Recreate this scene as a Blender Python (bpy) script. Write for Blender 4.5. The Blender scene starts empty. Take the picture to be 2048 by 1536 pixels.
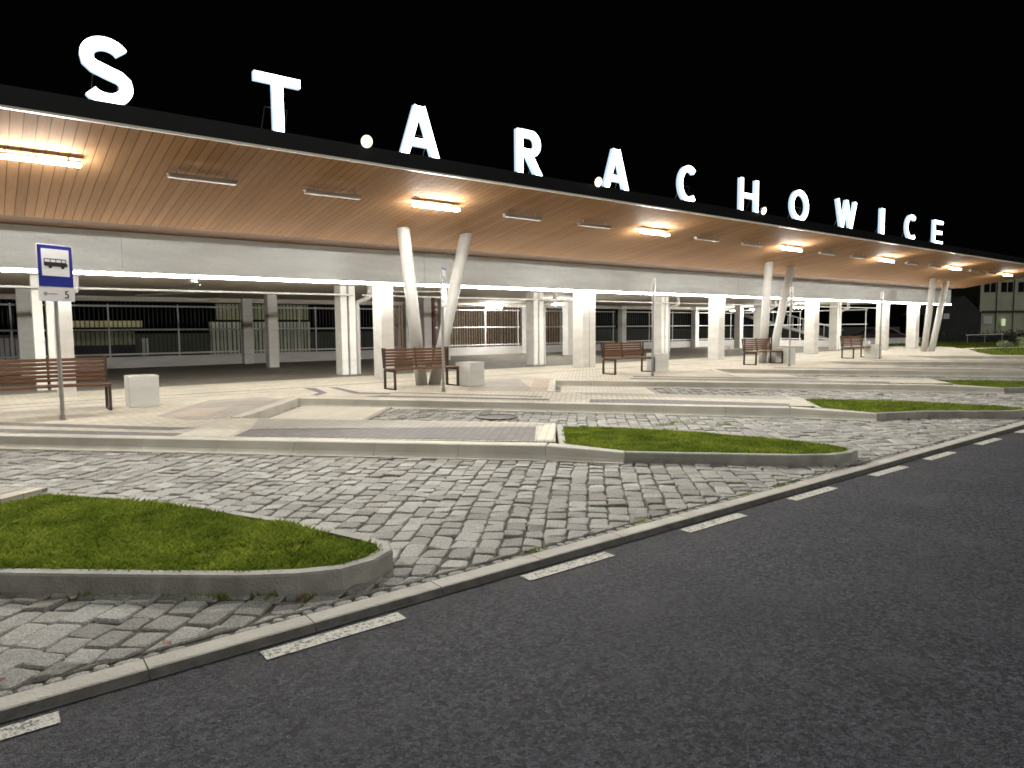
import bpy, math, random
from mathutils import Vector, Matrix
random.seed(7)
R = math.radians
scn = bpy.context.scene
col = scn.collection

# ------------------------------------------------------------------ camera
cam_d = bpy.data.cameras.new('camera')
cam = bpy.data.objects.new('camera', cam_d)
col.objects.link(cam)
right = Vector((0.78994851, -0.61310756, -0.0089705))
down = Vector((-0.05636099, -0.05803416, -0.99672237))
fwd = Vector((0.61057742, 0.78786494, -0.08039935))
m = Matrix((right, -down, -fwd)).transposed().to_4x4()
m.translation = (0, 0, 1.5)
cam.matrix_world = m
cam_d.sensor_width = 36
cam_d.lens = 36 * 1365 / 2048
cam_d.clip_start = 0.05
cam_d.clip_end = 3000
scn.camera = cam

# ------------------------------------------------------------------ world, exposure
world = bpy.data.worlds.new('World')
scn.world = world
world.use_nodes = True
bg = world.node_tree.nodes['Background']
bg.inputs['Color'].default_value = (0.75, 0.85, 1.0, 1)
bg.inputs['Strength'].default_value = 0.0006
# the glow of the town and the street lighting across the road, soft and low
sun_d = bpy.data.lights.new('sun', 'SUN')
sun_d.energy = 0.85
sun_d.angle = R(50)
sun_d.color = (1.0, 0.97, 0.90)
sun = bpy.data.objects.new('sun', sun_d)
col.objects.link(sun)
sun.rotation_euler = Vector((-0.22, 1.0, -0.80)).to_track_quat('-Z', 'Y').to_euler()
scn.view_settings.view_transform = 'Standard'
scn.view_settings.look = 'None'
scn.view_settings.exposure = 0.4
scn.view_settings.gamma = 1
scn.render.engine = 'CYCLES'
cy = scn.cycles
cy.use_denoising = True
cy.filter_width = 1.65
cy.max_bounces = 6
cy.diffuse_bounces = 4
cy.glossy_bounces = 2
cy.caustics_reflective = False
cy.caustics_refractive = False
cy.sample_clamp_indirect = 6

LED_E, LUM_E, LET_E, TUBE_E, FLOOD_W = 84.0, 300.0, 5.0, 480.0, 560.0

# ------------------------------------------------------------------ materials
def mat(name, color, rough=0.7, var=0.0, scale=4.0, bump=0.0, bscale=40.0, metallic=0.0, spec=0.5, color2=None, detail=5.0):
    mt = bpy.data.materials.new(name)
    mt.use_nodes = True
    nt = mt.node_tree
    b = nt.nodes['Principled BSDF']
    b.inputs['Roughness'].default_value = rough
    b.inputs['Metallic'].default_value = metallic
    b.inputs['Specular IOR Level'].default_value = spec
    b.inputs['Base Color'].default_value = (*color, 1)
    tc = nt.nodes.new('ShaderNodeTexCoord')
    if var > 0 or color2:
        n = nt.nodes.new('ShaderNodeTexNoise')
        n.inputs['Scale'].default_value = scale
        n.inputs['Detail'].default_value = detail
        nt.links.new(tc.outputs['Object'], n.inputs['Vector'])
        r = nt.nodes.new('ShaderNodeValToRGB')
        c2 = color2 or tuple(c * (1 + var) for c in color)
        c1 = color if color2 else tuple(c * (1 - var) for c in color)
        r.color_ramp.elements[0].position = 0.32
        r.color_ramp.elements[1].position = 0.68
        r.color_ramp.elements[0].color = (*c1, 1)
        r.color_ramp.elements[1].color = (*c2, 1)
        nt.links.new(n.outputs['Fac'], r.inputs['Fac'])
        nt.links.new(r.outputs['Color'], b.inputs['Base Color'])
    if bump > 0:
        n2 = nt.nodes.new('ShaderNodeTexNoise')
        n2.inputs['Scale'].default_value = bscale
        n2.inputs['Detail'].default_value = 6
        nt.links.new(tc.outputs['Object'], n2.inputs['Vector'])
        bp = nt.nodes.new('ShaderNodeBump')
        bp.inputs['Strength'].default_value = bump
        bp.inputs['Distance'].default_value = 0.02
        nt.links.new(n2.outputs['Fac'], bp.inputs['Height'])
        nt.links.new(bp.outputs['Normal'], b.inputs['Normal'])
    return mt

def emis(name, color, strength):
    mt = bpy.data.materials.new(name)
    mt.use_nodes = True
    b = mt.node_tree.nodes['Principled BSDF']
    b.inputs['Base Color'].default_value = (0.8, 0.8, 0.8, 1)
    b.inputs['Emission Color'].default_value = (*color, 1)
    b.inputs['Emission Strength'].default_value = strength
    return mt

def N(nt, t, **kw):
    n = nt.nodes.new(t)
    for k, v in kw.items():
        setattr(n, k, v)
    return n

def math_n(nt, op, a=None, b=None, c=None):
    n = N(nt, 'ShaderNodeMath', operation=op)
    for i, v in enumerate((a, b, c)):
        if v is None:
            continue
        if hasattr(v, 'links'):
            nt.links.new(v, n.inputs[i])
        else:
            n.inputs[i].default_value = v
    return n.outputs[0]

def mix_n(nt, fac, a, b):
    n = N(nt, 'ShaderNodeMix', data_type='RGBA')
    for s, v in ((n.inputs['Factor'], fac), (n.inputs['A'], a), (n.inputs['B'], b)):
        if hasattr(v, 'links'):
            nt.links.new(v, s)
        elif isinstance(v, (int, float)):
            s.default_value = v
        else:
            s.default_value = (*v, 1)
    return n.outputs['Result']

def noise_n(nt, vec, scale, detail=4.0, rough=0.55):
    n = N(nt, 'ShaderNodeTexNoise')
    n.inputs['Scale'].default_value = scale
    n.inputs['Detail'].default_value = detail
    n.inputs['Roughness'].default_value = rough
    nt.links.new(vec, n.inputs['Vector'])
    return n.outputs['Fac']

def ramp_n(nt, fac, p0, p1, c0=(0, 0, 0), c1=(1, 1, 1)):
    r = N(nt, 'ShaderNodeValToRGB')
    e = r.color_ramp.elements
    e[0].position, e[1].position = p0, p1
    e[0].color, e[1].color = (*c0, 1), (*c1, 1)
    nt.links.new(fac, r.inputs['Fac'])
    return r.outputs['Color']

def bump_n(nt, height, strength, dist):
    b = N(nt, 'ShaderNodeBump')
    b.inputs['Strength'].default_value = strength
    b.inputs['Distance'].default_value = dist
    nt.links.new(height, b.inputs['Height'])
    return b.outputs['Normal']

def base_mat(name, rough, spec=0.5):
    mt = bpy.data.materials.new(name)
    mt.use_nodes = True
    nt = mt.node_tree
    b = nt.nodes['Principled BSDF']
    b.inputs['Roughness'].default_value = rough
    b.inputs['Specular IOR Level'].default_value = spec
    tc = N(nt, 'ShaderNodeTexCoord')
    return mt, nt, b, tc.outputs['Object']

def asphalt_mat():
    mt, nt, b, P = base_mat('asphalt', 0.8, 0.2)
    v = N(nt, 'ShaderNodeTexVoronoi')
    v.inputs['Scale'].default_value = 150
    nt.links.new(P, v.inputs['Vector'])
    sep = N(nt, 'ShaderNodeSeparateColor')
    nt.links.new(v.outputs['Color'], sep.inputs['Color'])
    grain = ramp_n(nt, sep.outputs[0], 0.05, 0.95, (0.029, 0.0298, 0.038), (0.072, 0.075, 0.092))
    speck = ramp_n(nt, sep.outputs[1], 0.90, 1.0)
    c = mix_n(nt, speck, grain, (0.10, 0.102, 0.115))
    v2 = N(nt, 'ShaderNodeTexVoronoi')
    v2.inputs['Scale'].default_value = 55
    nt.links.new(P, v2.inputs['Vector'])
    sep2 = N(nt, 'ShaderNodeSeparateColor')
    nt.links.new(v2.outputs['Color'], sep2.inputs['Color'])
    gm = N(nt, 'ShaderNodeMix', data_type='RGBA', blend_type='MULTIPLY')
    gm.inputs['Factor'].default_value = 1
    nt.links.new(c, gm.inputs['A'])
    nt.links.new(ramp_n(nt, sep2.outputs[0], 0.0, 1.0, (0.42, 0.42, 0.42), (1.60, 1.60, 1.62)), gm.inputs['B'])
    c = gm.outputs['Result']
    big = ramp_n(nt, noise_n(nt, P, 0.7, 8, 0.72), 0.38, 0.64)
    c2 = mix_n(nt, math_n(nt, 'MULTIPLY', big, 0.38), c, (0.028, 0.0285, 0.036))
    mid = ramp_n(nt, noise_n(nt, P, 1.3, 9, 0.78), 0.50, 0.70)
    c3 = mix_n(nt, math_n(nt, 'MULTIPLY', mid, 0.5), c2, (0.085, 0.087, 0.098))
    # pale dust lying along the kerb
    xyz = N(nt, 'ShaderNodeSeparateXYZ')
    nt.links.new(P, xyz.inputs['Vector'])
    near = N(nt, 'ShaderNodeMapRange')
    nt.links.new(xyz.outputs['Y'], near.inputs['Value'])
    near.inputs['From Min'].default_value = 2.75
    near.inputs['From Max'].default_value = 3.25
    dust = math_n(nt, 'MULTIPLY', near.outputs['Result'], ramp_n(nt, noise_n(nt, P, 6, 6, 0.7), 0.42, 0.72))
    c4 = mix_n(nt, math_n(nt, 'MULTIPLY', dust, 0.8), c3, (0.085, 0.083, 0.075))
    nt.links.new(c4, b.inputs['Base Color'])
    h = math_n(nt, 'ADD', v.outputs['Distance'], noise_n(nt, P, 90, 3))
    nt.links.new(bump_n(nt, h, 0.8, 0.006), b.inputs['Normal'])
    return mt

def cobble_mat():
    mt, nt, b, P = base_mat('granite_setts', 0.8, 0.2)
    at = N(nt, 'ShaderNodeAttribute', attribute_name='shade')
    tone = ramp_n(nt, at.outputs['Fac'], 0.0, 1.0, (0.24, 0.235, 0.215), (0.49, 0.485, 0.46))
    warm = ramp_n(nt, math_n(nt, 'FRACT', math_n(nt, 'MULTIPLY', at.outputs['Fac'], 7.31)), 0.6, 0.95)
    tone2 = mix_n(nt, math_n(nt, 'MULTIPLY', warm, 0.3), tone, (0.33, 0.29, 0.24))
    grain = ramp_n(nt, noise_n(nt, P, 90, 3, 0.7), 0.35, 0.65, (0.55, 0.55, 0.55), (1.25, 1.25, 1.25))
    mul = N(nt, 'ShaderNodeMix', data_type='RGBA', blend_type='MULTIPLY')
    mul.inputs['Factor'].default_value = 1
    nt.links.new(tone2, mul.inputs['A'])
    nt.links.new(grain, mul.inputs['B'])
    dirt = ramp_n(nt, noise_n(nt, P, 5, 5, 0.65), 0.55, 0.75)
    c = mix_n(nt, math_n(nt, 'MULTIPLY', dirt, 0.4), mul.outputs['Result'], (0.15, 0.14, 0.105))
    nt.links.new(c, b.inputs['Base Color'])
    h = math_n(nt, 'ADD', noise_n(nt, P, 26, 5, 0.6), math_n(nt, 'MULTIPLY', noise_n(nt, P, 120, 2), 0.35))
    nt.links.new(bump_n(nt, h, 0.75, 0.012), b.inputs['Normal'])
    return mt

def paving_mat(name, ca, cb, cj, bw=0.2, bh=0.1, rot=-46.0, jw=0.006):
    mt, nt, b, P = base_mat(name, 0.75, 0.35)
    mp = N(nt, 'ShaderNodeMapping')
    mp.inputs['Rotation'].default_value = (0, 0, R(rot))
    nt.links.new(P, mp.inputs['Vector'])
    br = N(nt, 'ShaderNodeTexBrick')
    br.inputs['Scale'].default_value = 1.0
    br.inputs['Brick Width'].default_value = bw
    br.inputs['Row Height'].default_value = bh
    br.inputs['Mortar Size'].default_value = jw
    br.inputs['Color1'].default_value = (*ca, 1)
    br.inputs['Color2'].default_value = (*cb, 1)
    br.inputs['Mortar'].default_value = (*cj, 1)
    nt.links.new(mp.outputs['Vector'], br.inputs['Vector'])
    st = ramp_n(nt, noise_n(nt, P, 0.9, 6, 0.6), 0.3, 0.7, (0.80, 0.80, 0.78), (1.08, 1.07, 1.05))
    fine = ramp_n(nt, noise_n(nt, P, 60, 3, 0.7), 0.3, 0.7, (0.88, 0.88, 0.88), (1.1, 1.1, 1.1))
    m1 = N(nt, 'ShaderNodeMix', data_type='RGBA', blend_type='MULTIPLY')
    m1.inputs['Factor'].default_value = 1
    nt.links.new(br.outputs['Color'], m1.inputs['A'])
    nt.links.new(st, m1.inputs['B'])
    m2 = N(nt, 'ShaderNodeMix', data_type='RGBA', blend_type='MULTIPLY')
    m2.inputs['Factor'].default_value = 1
    nt.links.new(m1.outputs['Result'], m2.inputs['A'])
    nt.links.new(fine, m2.inputs['B'])
    nt.links.new(m2.outputs['Result'], b.inputs['Base Color'])
    inv = math_n(nt, 'SUBTRACT', 1.0, br.outputs['Fac'])
    nt.links.new(bump_n(nt, inv, 0.5, 0.004), b.inputs['Normal'])
    return mt

def soffit_mat():
    mt, nt, b, P = base_mat('wood_soffit_boards', 0.7, 0.03)
    xyz = N(nt, 'ShaderNodeSeparateXYZ')
    nt.links.new(P, xyz.inputs['Vector'])
    u = math_n(nt, 'DIVIDE', xyz.outputs['X'], 0.15)
    fr = math_n(nt, 'FRACT', u)
    cell = math_n(nt, 'FLOOR', u)
    edge = math_n(nt, 'LESS_THAN', fr, 0.085)
    wn = N(nt, 'ShaderNodeTexWhiteNoise', noise_dimensions='1D')
    nt.links.new(cell, wn.inputs['W'])
    tone = ramp_n(nt, wn.outputs['Value'], 0, 1, (0.255, 0.146, 0.074), (0.320, 0.185, 0.095))
    mp = N(nt, 'ShaderNodeMapping')
    mp.inputs['Scale'].default_value = (60, 1.6, 1.6)
    nt.links.new(P, mp.inputs['Vector'])
    gr = ramp_n(nt, noise_n(nt, mp.outputs['Vector'], 1.0, 5, 0.6), 0.3, 0.7, (0.86, 0.84, 0.82), (1.1, 1.1, 1.1))
    m1 = N(nt, 'ShaderNodeMix', data_type='RGBA', blend_type='MULTIPLY')
    m1.inputs['Factor'].default_value = 1
    nt.links.new(tone, m1.inputs['A'])
    nt.links.new(gr, m1.inputs['B'])
    c = mix_n(nt, math_n(nt, 'MULTIPLY', edge, 0.8), m1.outputs['Result'], (0.06, 0.03, 0.014))
    nt.links.new(c, b.inputs['Base Color'])
    nt.links.new(bump_n(nt, math_n(nt, 'SUBTRACT', 1.0, edge), 0.6, 0.008), b.inputs['Normal'])
    return mt

def concrete_mat(name, c, panel=True):
    mt, nt, b, P = base_mat(name, 0.8, 0.3)
    mp = N(nt, 'ShaderNodeMapping')
    mp.inputs['Scale'].default_value = (0.5, 1.0, 2.6)
    nt.links.new(P, mp.inputs['Vector'])
    a = ramp_n(nt, noise_n(nt, mp.outputs['Vector'], 1.6, 7, 0.62), 0.3, 0.72, tuple(x * 0.84 for x in c), tuple(min(0.9, x * 1.06) for x in c))
    f = ramp_n(nt, noise_n(nt, P, 45, 3, 0.7), 0.3, 0.7, (0.9, 0.9, 0.9), (1.06, 1.06, 1.06))
    m1 = N(nt, 'ShaderNodeMix', data_type='RGBA', blend_type='MULTIPLY')
    m1.inputs['Factor'].default_value = 1
    nt.links.new(a, m1.inputs['A'])
    nt.links.new(f, m1.inputs['B'])
    nt.links.new(m1.outputs['Result'], b.inputs['Base Color'])
    nt.links.new(bump_n(nt, noise_n(nt, P, 22, 6), 0.25, 0.01), b.inputs['Normal'])
    return mt

def marking_mat():
    mt, nt, b, P = base_mat('worn_road_paint', 0.7, 0.4)
    w = ramp_n(nt, noise_n(nt, P, 55, 4, 0.75), 0.40, 0.50)
    c = mix_n(nt, w, (0.09, 0.088, 0.085), (0.62, 0.61, 0.55))
    nt.links.new(c, b.inputs['Base Color'])
    nt.links.new(bump_n(nt, noise_n(nt, P, 70, 3), 0.6, 0.01), b.inputs['Normal'])
    return mt

def grass_mat():
    mt, nt, b, P = base_mat('grass_blades', 0.7, 0.2)
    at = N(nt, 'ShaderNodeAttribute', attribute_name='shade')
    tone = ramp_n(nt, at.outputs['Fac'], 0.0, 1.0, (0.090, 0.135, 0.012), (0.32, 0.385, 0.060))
    patch = ramp_n(nt, noise_n(nt, P, 3.0, 5, 0.65), 0.36, 0.64, (0.50, 0.58, 0.5), (1.15, 1.12, 1.1))
    m1 = N(nt, 'ShaderNodeMix', data_type='RGBA', blend_type='MULTIPLY')
    m1.inputs['Factor'].default_value = 1
    nt.links.new(tone, m1.inputs['A'])
    nt.links.new(patch, m1.inputs['B'])
    nt.links.new(m1.outputs['Result'], b.inputs['Base Color'])
    tr = N(nt, 'ShaderNodeBsdfTranslucent')
    nt.links.new(m1.outputs['Result'], tr.inputs['Color'])
    mx = N(nt, 'ShaderNodeMixShader')
    mx.inputs['Fac'].default_value = 0.5
    nt.links.new(b.outputs['BSDF'], mx.inputs[1])
    nt.links.new(tr.outputs['BSDF'], mx.inputs[2])
    nt.links.new(mx.outputs['Shader'], nt.nodes['Material Output'].inputs['Surface'])
    return mt

def wood_mat():
    mt, nt, b, P = base_mat('bench_wood', 0.45, 0.5)
    mp = N(nt, 'ShaderNodeMapping')
    mp.inputs['Scale'].default_value = (2.0, 40, 40)
    nt.links.new(P, mp.inputs['Vector'])
    c = ramp_n(nt, noise_n(nt, mp.outputs['Vector'], 1.5, 5, 0.6), 0.3, 0.7, (0.085, 0.038, 0.017), (0.155, 0.074, 0.036))
    nt.links.new(c, b.inputs['Base Color'])
    return mt

M = dict(
    asphalt=asphalt_mat(), setts=cobble_mat(), soffit=soffit_mat(), paint=marking_mat(), grass=grass_mat(), wood=wood_mat(),
    border=mat('darker_soffit_strip', (0.070, 0.036, 0.016), 0.65, 0.15, 3, spec=0.15),
    bed=mat('sett_joints', (0.078, 0.071, 0.055), 0.95, 0.3, 6),
    ground=mat('dark_ground', (0.05, 0.055, 0.035), 0.95, 0.4, 0.3),
    paving=paving_mat('beige_block_paving', (0.47, 0.435, 0.365), (0.56, 0.52, 0.44), (0.30, 0.275, 0.22)),
    greypaving=paving_mat('grey_block_paving', (0.34, 0.318, 0.285), (0.385, 0.36, 0.322), (0.25, 0.232, 0.205)),
    darkband=paving_mat('dark_guidance_paving', (0.135, 0.126, 0.128), (0.175, 0.165, 0.165), (0.095, 0.088, 0.088)),
    lightpaving=paving_mat('pale_block_paving', (0.58, 0.55, 0.47), (0.63, 0.59, 0.51), (0.45, 0.42, 0.36)),
    redpaving=paving_mat('pinkish_block_paving', (0.44, 0.365, 0.30), (0.48, 0.40, 0.33), (0.36, 0.30, 0.25)),
    floor=paving_mat('hall_floor', (0.15, 0.136, 0.113), (0.19, 0.172, 0.145), (0.095, 0.085, 0.072), 0.2, 0.2, 0),
    kerb=mat('pale_kerb_concrete', (0.44, 0.42, 0.36), 0.75, 0.1, 2.2, 0.3, 60, color2=(0.57, 0.55, 0.48), detail=8),
    granite=mat('grey_island_kerb', (0.34, 0.335, 0.30), 0.75, 0.2, 5, 0.35, 60),
    roadkerb=mat('road_kerb_concrete', (0.46, 0.44, 0.39), 0.75, 0.2, 3, 0.35, 50),
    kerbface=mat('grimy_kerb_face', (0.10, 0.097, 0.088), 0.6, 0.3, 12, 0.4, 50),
    concrete=concrete_mat('beam_concrete', (0.80, 0.84, 0.86)),
    column=concrete_mat('white_column_concrete', (0.78, 0.77, 0.73)),
    ceil=concrete_mat('ceiling_concrete', (0.66, 0.60, 0.52)),
    parapet=concrete_mat('parapet_render', (0.66, 0.64, 0.62)),
    steelw=mat('white_painted_steel', (0.62, 0.62, 0.60), 0.4, 0.05, 2),
    galv=mat('galvanised_steel', (0.42, 0.42, 0.40), 0.42, 0.12, 8, metallic=0.5),
    rail=mat('pale_rail_paint', (0.66, 0.66, 0.66), 0.4),
    pvc=mat('grey_pipe', (0.45, 0.44, 0.42), 0.4),
    fascia=mat('dark_fascia_metal', (0.006, 0.0065, 0.0075), 0.5, 0.15, 2, spec=0.15),
    trim=mat('eaves_trim', (0.6, 0.57, 0.5), 0.4),
    roof=mat('roof_sheet', (0.05, 0.05, 0.055), 0.7),
    darkmetal=mat('dark_brown_metal', (0.045, 0.027, 0.018), 0.45),
    lumbody=mat('luminaire_body', (0.62, 0.60, 0.55), 0.4),
    diffoff=mat('unlit_diffuser', (0.75, 0.73, 0.68), 0.35),
    bin=concrete_mat('bin_concrete', (0.74, 0.74, 0.70)),
    binin=mat('bin_liner', (0.03, 0.03, 0.03), 0.6),
    signblue=mat('sign_blue', (0.012, 0.022, 0.22), 0.35),
    signwhite=mat('sign_white', (0.72, 0.72, 0.74), 0.35),
    black=mat('black_print', (0.01, 0.01, 0.012), 0.5),
    greyprint=mat('grey_print', (0.30, 0.30, 0.33), 0.5),
    iron=mat('cast_iron', (0.06, 0.052, 0.045), 0.5, 0.3, 30, 0.5, 60),
    bar=mat('dark_fence_bars', (0.022, 0.02, 0.019), 0.6),
    board=mat('brown_boards', (0.40, 0.30, 0.21), 0.8, 0.25, 6),
    contgreen=mat('pale_green_sheet', (0.55, 0.58, 0.46), 0.6, 0.1, 3),
    contwhite=mat('pale_grey_sheet', (0.62, 0.62, 0.60), 0.6, 0.1, 3),
    yellow=mat('faded_yellow_board', (0.80, 0.74, 0.40), 0.6, 0.12, 5),
    olive=mat('olive_sheet', (0.34, 0.34, 0.22), 0.7, 0.15, 3),
    facade=mat('green_lit_wall_tone', (0.42, 0.43, 0.33), 0.85, 0.15, 0.5),  # green cast of the street light put into the wall colour
    darkwall=mat('dark_render', (0.03, 0.03, 0.028), 0.9, 0.2, 1),
    glass=mat('dark_window_glass', (0.012, 0.012, 0.016), 0.15),
    hedge=mat('hedge_leaves', (0.035, 0.055, 0.02), 0.8, 0.4, 3),
    carpaint=mat('dark_car_paint', (0.05, 0.03, 0.035), 0.3),
    tyre=mat('tyre_rubber', (0.02, 0.02, 0.02), 0.8),
    redpipe=mat('red_brown_paint', (0.11, 0.035, 0.028), 0.6),
    soil=mat('lawn_soil', (0.045, 0.05, 0.018), 0.95, 0.3, 5),
    leaf=mat('pale_shrub_leaves', (0.20, 0.26, 0.12), 0.7, 0.3, 6),
    led=emis('led_strip_light', (1.0, 0.97, 0.90), LED_E),
    lum=emis('lit_diffuser', (1.0, 0.965, 0.88), LUM_E),
    tube=emis('lit_tube', (1.0, 0.97, 0.9), TUBE_E),
    letter=emis('lit_letter_acrylic', (0.93, 0.985, 1.0), LET_E),
    return_=emis('letter_return', (0.62, 0.82, 1.0), 0.75),
    flood=emis('lit_floodlight_glass', (1.0, 0.97, 0.85), 14.0),
    halo_disc=emis('yellow_halo_glow', (1.0, 0.88, 0.48), 1.3),
    tail=emis('lit_tail_lamp', (1.0, 0.35, 0.25), 6.0),
    addedglow=emis('added_green_glow', (0.8, 1.0, 0.5), 0.35),
)

# ------------------------------------------------------------------ mesh helpers
class MB:
    def __init__(self):
        self.v, self.f = [], []
    def add(self, vs, fs):
        o = len(self.v)
        self.v += [tuple(p) for p in vs]
        self.f += [tuple(i + o for i in f) for f in fs]
        return self
    def box(self, a, b, rz=0, c=None):
        x0, y0, z0 = a
        x1, y1, z1 = b
        p = [(x0, y0, z0), (x1, y0, z0), (x1, y1, z0), (x0, y1, z0), (x0, y0, z1), (x1, y0, z1), (x1, y1, z1), (x0, y1, z1)]
        if rz:
            cx, cyy = c or ((x0 + x1) / 2, (y0 + y1) / 2)
            s, k = math.sin(rz), math.cos(rz)
            p = [(cx + (x - cx) * k - (y - cyy) * s, cyy + (x - cx) * s + (y - cyy) * k, z) for x, y, z in p]
        return self.add(p, [(0, 3, 2, 1), (4, 5, 6, 7), (0, 1, 5, 4), (1, 2, 6, 5), (2, 3, 7, 6), (3, 0, 4, 7)])
    def prism(self, poly, z0, z1):
        n = len(poly)
        area = sum(poly[i][0] * poly[(i + 1) % n][1] - poly[(i + 1) % n][0] * poly[i][1] for i in range(n))
        if area < 0:
            poly = poly[::-1]
        vs = [(x, y, z0) for x, y in poly] + [(x, y, z1) for x, y in poly]
        fs = [tuple(range(n))[::-1], tuple(range(n, 2 * n))] + [(i, (i + 1) % n, n + (i + 1) % n, n + i) for i in range(n)]
        return self.add(vs, fs)
    def sheet(self, poly, z):
        n = len(poly)
        area = sum(poly[i][0] * poly[(i + 1) % n][1] - poly[(i + 1) % n][0] * poly[i][1] for i in range(n))
        if area < 0:
            poly = poly[::-1]
        return self.add([(x, y, z) for x, y in poly], [tuple(range(n))])
    def tube(self, p, q, r, n=12, r2=None, caps=True):
        p, q = Vector(p), Vector(q)
        d = (q - p).normalized()
        a = d.orthogonal().normalized()
        b = d.cross(a)
        r2 = r if r2 is None else r2
        vs = [p + (a * math.cos(t) + b * math.sin(t)) * r for t in [2 * math.pi * i / n for i in range(n)]]
        vs += [q + (a * math.cos(t) + b * math.sin(t)) * r2 for t in [2 * math.pi * i / n for i in range(n)]]
        fs = [(i, (i + 1) % n, n + (i + 1) % n, n + i) for i in range(n)]
        if caps:
            fs += [tuple(range(n))[::-1], tuple(range(n, 2 * n))]
        return self.add(vs, fs)
    def extrude_x(self, prof, x0, x1):
        n = len(prof)
        vs = [(x0, y, z) for y, z in prof] + [(x1, y, z) for y, z in prof]
        fs = [tuple(range(n)), tuple(range(n, 2 * n))[::-1]] + [(i, n + i, n + (i + 1) % n, (i + 1) % n) for i in range(n)]
        return self.add(vs, fs)
    def build(self, name, material, parent=None, smooth=False, bevel=0.0, attr=None):
        me = bpy.data.meshes.new(name)
        me.from_pydata(self.v, [], self.f)
        me.validate()
        me.materials.append(material)
        if attr is not None:
            a = me.attributes.new('shade', 'FLOAT', 'POINT')
            a.data.foreach_set('value', attr)
        if smooth:
            me.polygons.foreach_set('use_smooth', [True] * len(me.polygons))
        me.update()
        o = bpy.data.objects.new(name, me)
        col.objects.link(o)
        if parent:
            o.parent = parent
        if bevel:
            bv = o.modifiers.new('bevel', 'BEVEL')
            bv.width = bevel
            bv.segments = 2
            bv.limit_method = 'ANGLE'
        return o

def tag(o, label=None, cat=None, group=None, kind=None):
    if label: o['label'] = label
    if cat: o['category'] = cat
    if group: o['group'] = group
    if kind: o['kind'] = kind
    return o

def empty(name, loc=(0, 0, 0), rz=0.0):
    o = bpy.data.objects.new(name, None)
    o.empty_display_size = 0.2
    o.location = loc
    o.rotation_euler = (0, 0, rz)
    col.objects.link(o)
    return o

def copy_tree(o, parent=None):
    c = o.copy()
    col.objects.link(c)
    c.parent = parent
    for ch in list(o.children):
        copy_tree(ch, c)
    return c

def structure(o):
    o['kind'] = 'structure'
    return o

def recalc(o):
    import bmesh
    bm = bmesh.new()
    bm.from_mesh(o.data)
    bmesh.ops.recalc_face_normals(bm, faces=bm.faces)
    bm.to_mesh(o.data)
    bm.free()
    return o

def inside(x, y, poly):
    r = False
    n = len(poly)
    j = n - 1
    for i in range(n):
        xi, yi = poly[i]
        xj, yj = poly[j]
        if (yi > y) != (yj > y) and x < (xj - xi) * (y - yi) / (yj - yi) + xi:
            r = not r
        j = i
    return r

# ------------------------------------------------------------------ ground, road, kerbs
structure(MB().sheet([(-900, -900), (900, -900), (900, 900), (-900, 900)], -0.16).build('ground', M['ground']))
structure(MB().sheet([(-80, -16), (160, -16), (160, 3.36), (-80, 3.36)], -0.032).build('road', M['asphalt']))

mk = MB()
starts = [-2.11, -0.58, 0.98, 2.59, 4.155, 5.655, 7.21, 8.55, 10.13] + [11.66 + 1.53 * i for i in range(24)]
for s in starts:
    s2 = s * 0.988
    mk.sheet([(s2, 3.135), (s2 + 0.735, 3.130), (s2 + 0.735, 3.232), (s2, 3.238)], -0.028)
structure(mk.build('road_marking', M['paint']))

rk = MB()
prof = [(3.435, -0.2), (3.435, 0.005), (3.326, 0.005), (3.315, 0.001), (3.303, -0.011), (3.288, -0.025), (3.281, -0.034), (3.278, -0.2)]
x = -9.44
while x < 75:
    rk.extrude_x(prof, x + 0.003, x + 0.762)
    x += 0.765
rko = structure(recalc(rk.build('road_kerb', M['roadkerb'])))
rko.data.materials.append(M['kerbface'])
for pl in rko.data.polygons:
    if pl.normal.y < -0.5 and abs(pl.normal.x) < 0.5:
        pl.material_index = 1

# bay geometry (world coordinates, metres)
PZ = 0.15
A = [(-8.7, 13.4), (-1.95, 13.4), (4.95, 13.38), (11.75, 13.3), (18.65, 13.4), (25.5, 13.4), (32.4, 13.4)]     # head corner of each bay kerb
B = [(-1.5, 5.9), (5.05, 5.90), (10.5, 6.05), (16.85, 6.25), (23.3, 6.25), (30.0, 6.2), (36.8, 6.2)]           # end of the paved tongue, kerb side
C = [(-0.9, 5.55), (5.578, 5.174), (11.076, 4.92), (17.572, 5.15), (24.2, 5.1), (30.9, 5.1), (37.7, 5.1)]       # end of the pale kerb
D = [(-10.5, 11.0), (-3.75, 11.0), (3.14, 10.98), (9.6, 10.9), (16.4, 10.95), (23.2, 10.95), (30.1, 10.95)]    # near end of each head kerb
Eb = [(0.384, 7.16), (6.442, 7.302), (12.35, 6.95), (19.0, 7.25), (25.4, 7.25), (32.1, 7.25), (38.9, 7.25)]    # back corner paving / grass
F = [(-0.95, 6.15), (5.369, 6.087), (11.1, 5.95), (17.75, 6.2), (24.1, 6.2), (30.8, 6.2), (37.6, 6.2)]         # front corner paving / grass

poly = [(-14, 30.5), (-14, 13.4)]
poly += [A[0]]
for k in range(7):
    if k > 0:
        poly += [D[k], A[k]]
    poly += [F[k], Eb[k]]
poly += [(35.5, 10.95), (38.5, 12.4), (43, 14.3), (47.5, 16.9), (47.5, 20.0), (44.2, 20.0), (44.2, 30.5)]
PLAT = poly
structure(MB().prism(PLAT, -0.14, PZ).build('pavement', M['paving']))

def strips(name, items, mt, z):
    b = MB()
    for p in items:
        b.sheet(p, z)
    return structure(b.build(name, mt))

def lerp(p, q, t):
    return (p[0] + (q[0] - p[0]) * t, p[1] + (q[1] - p[1]) * t)

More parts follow.
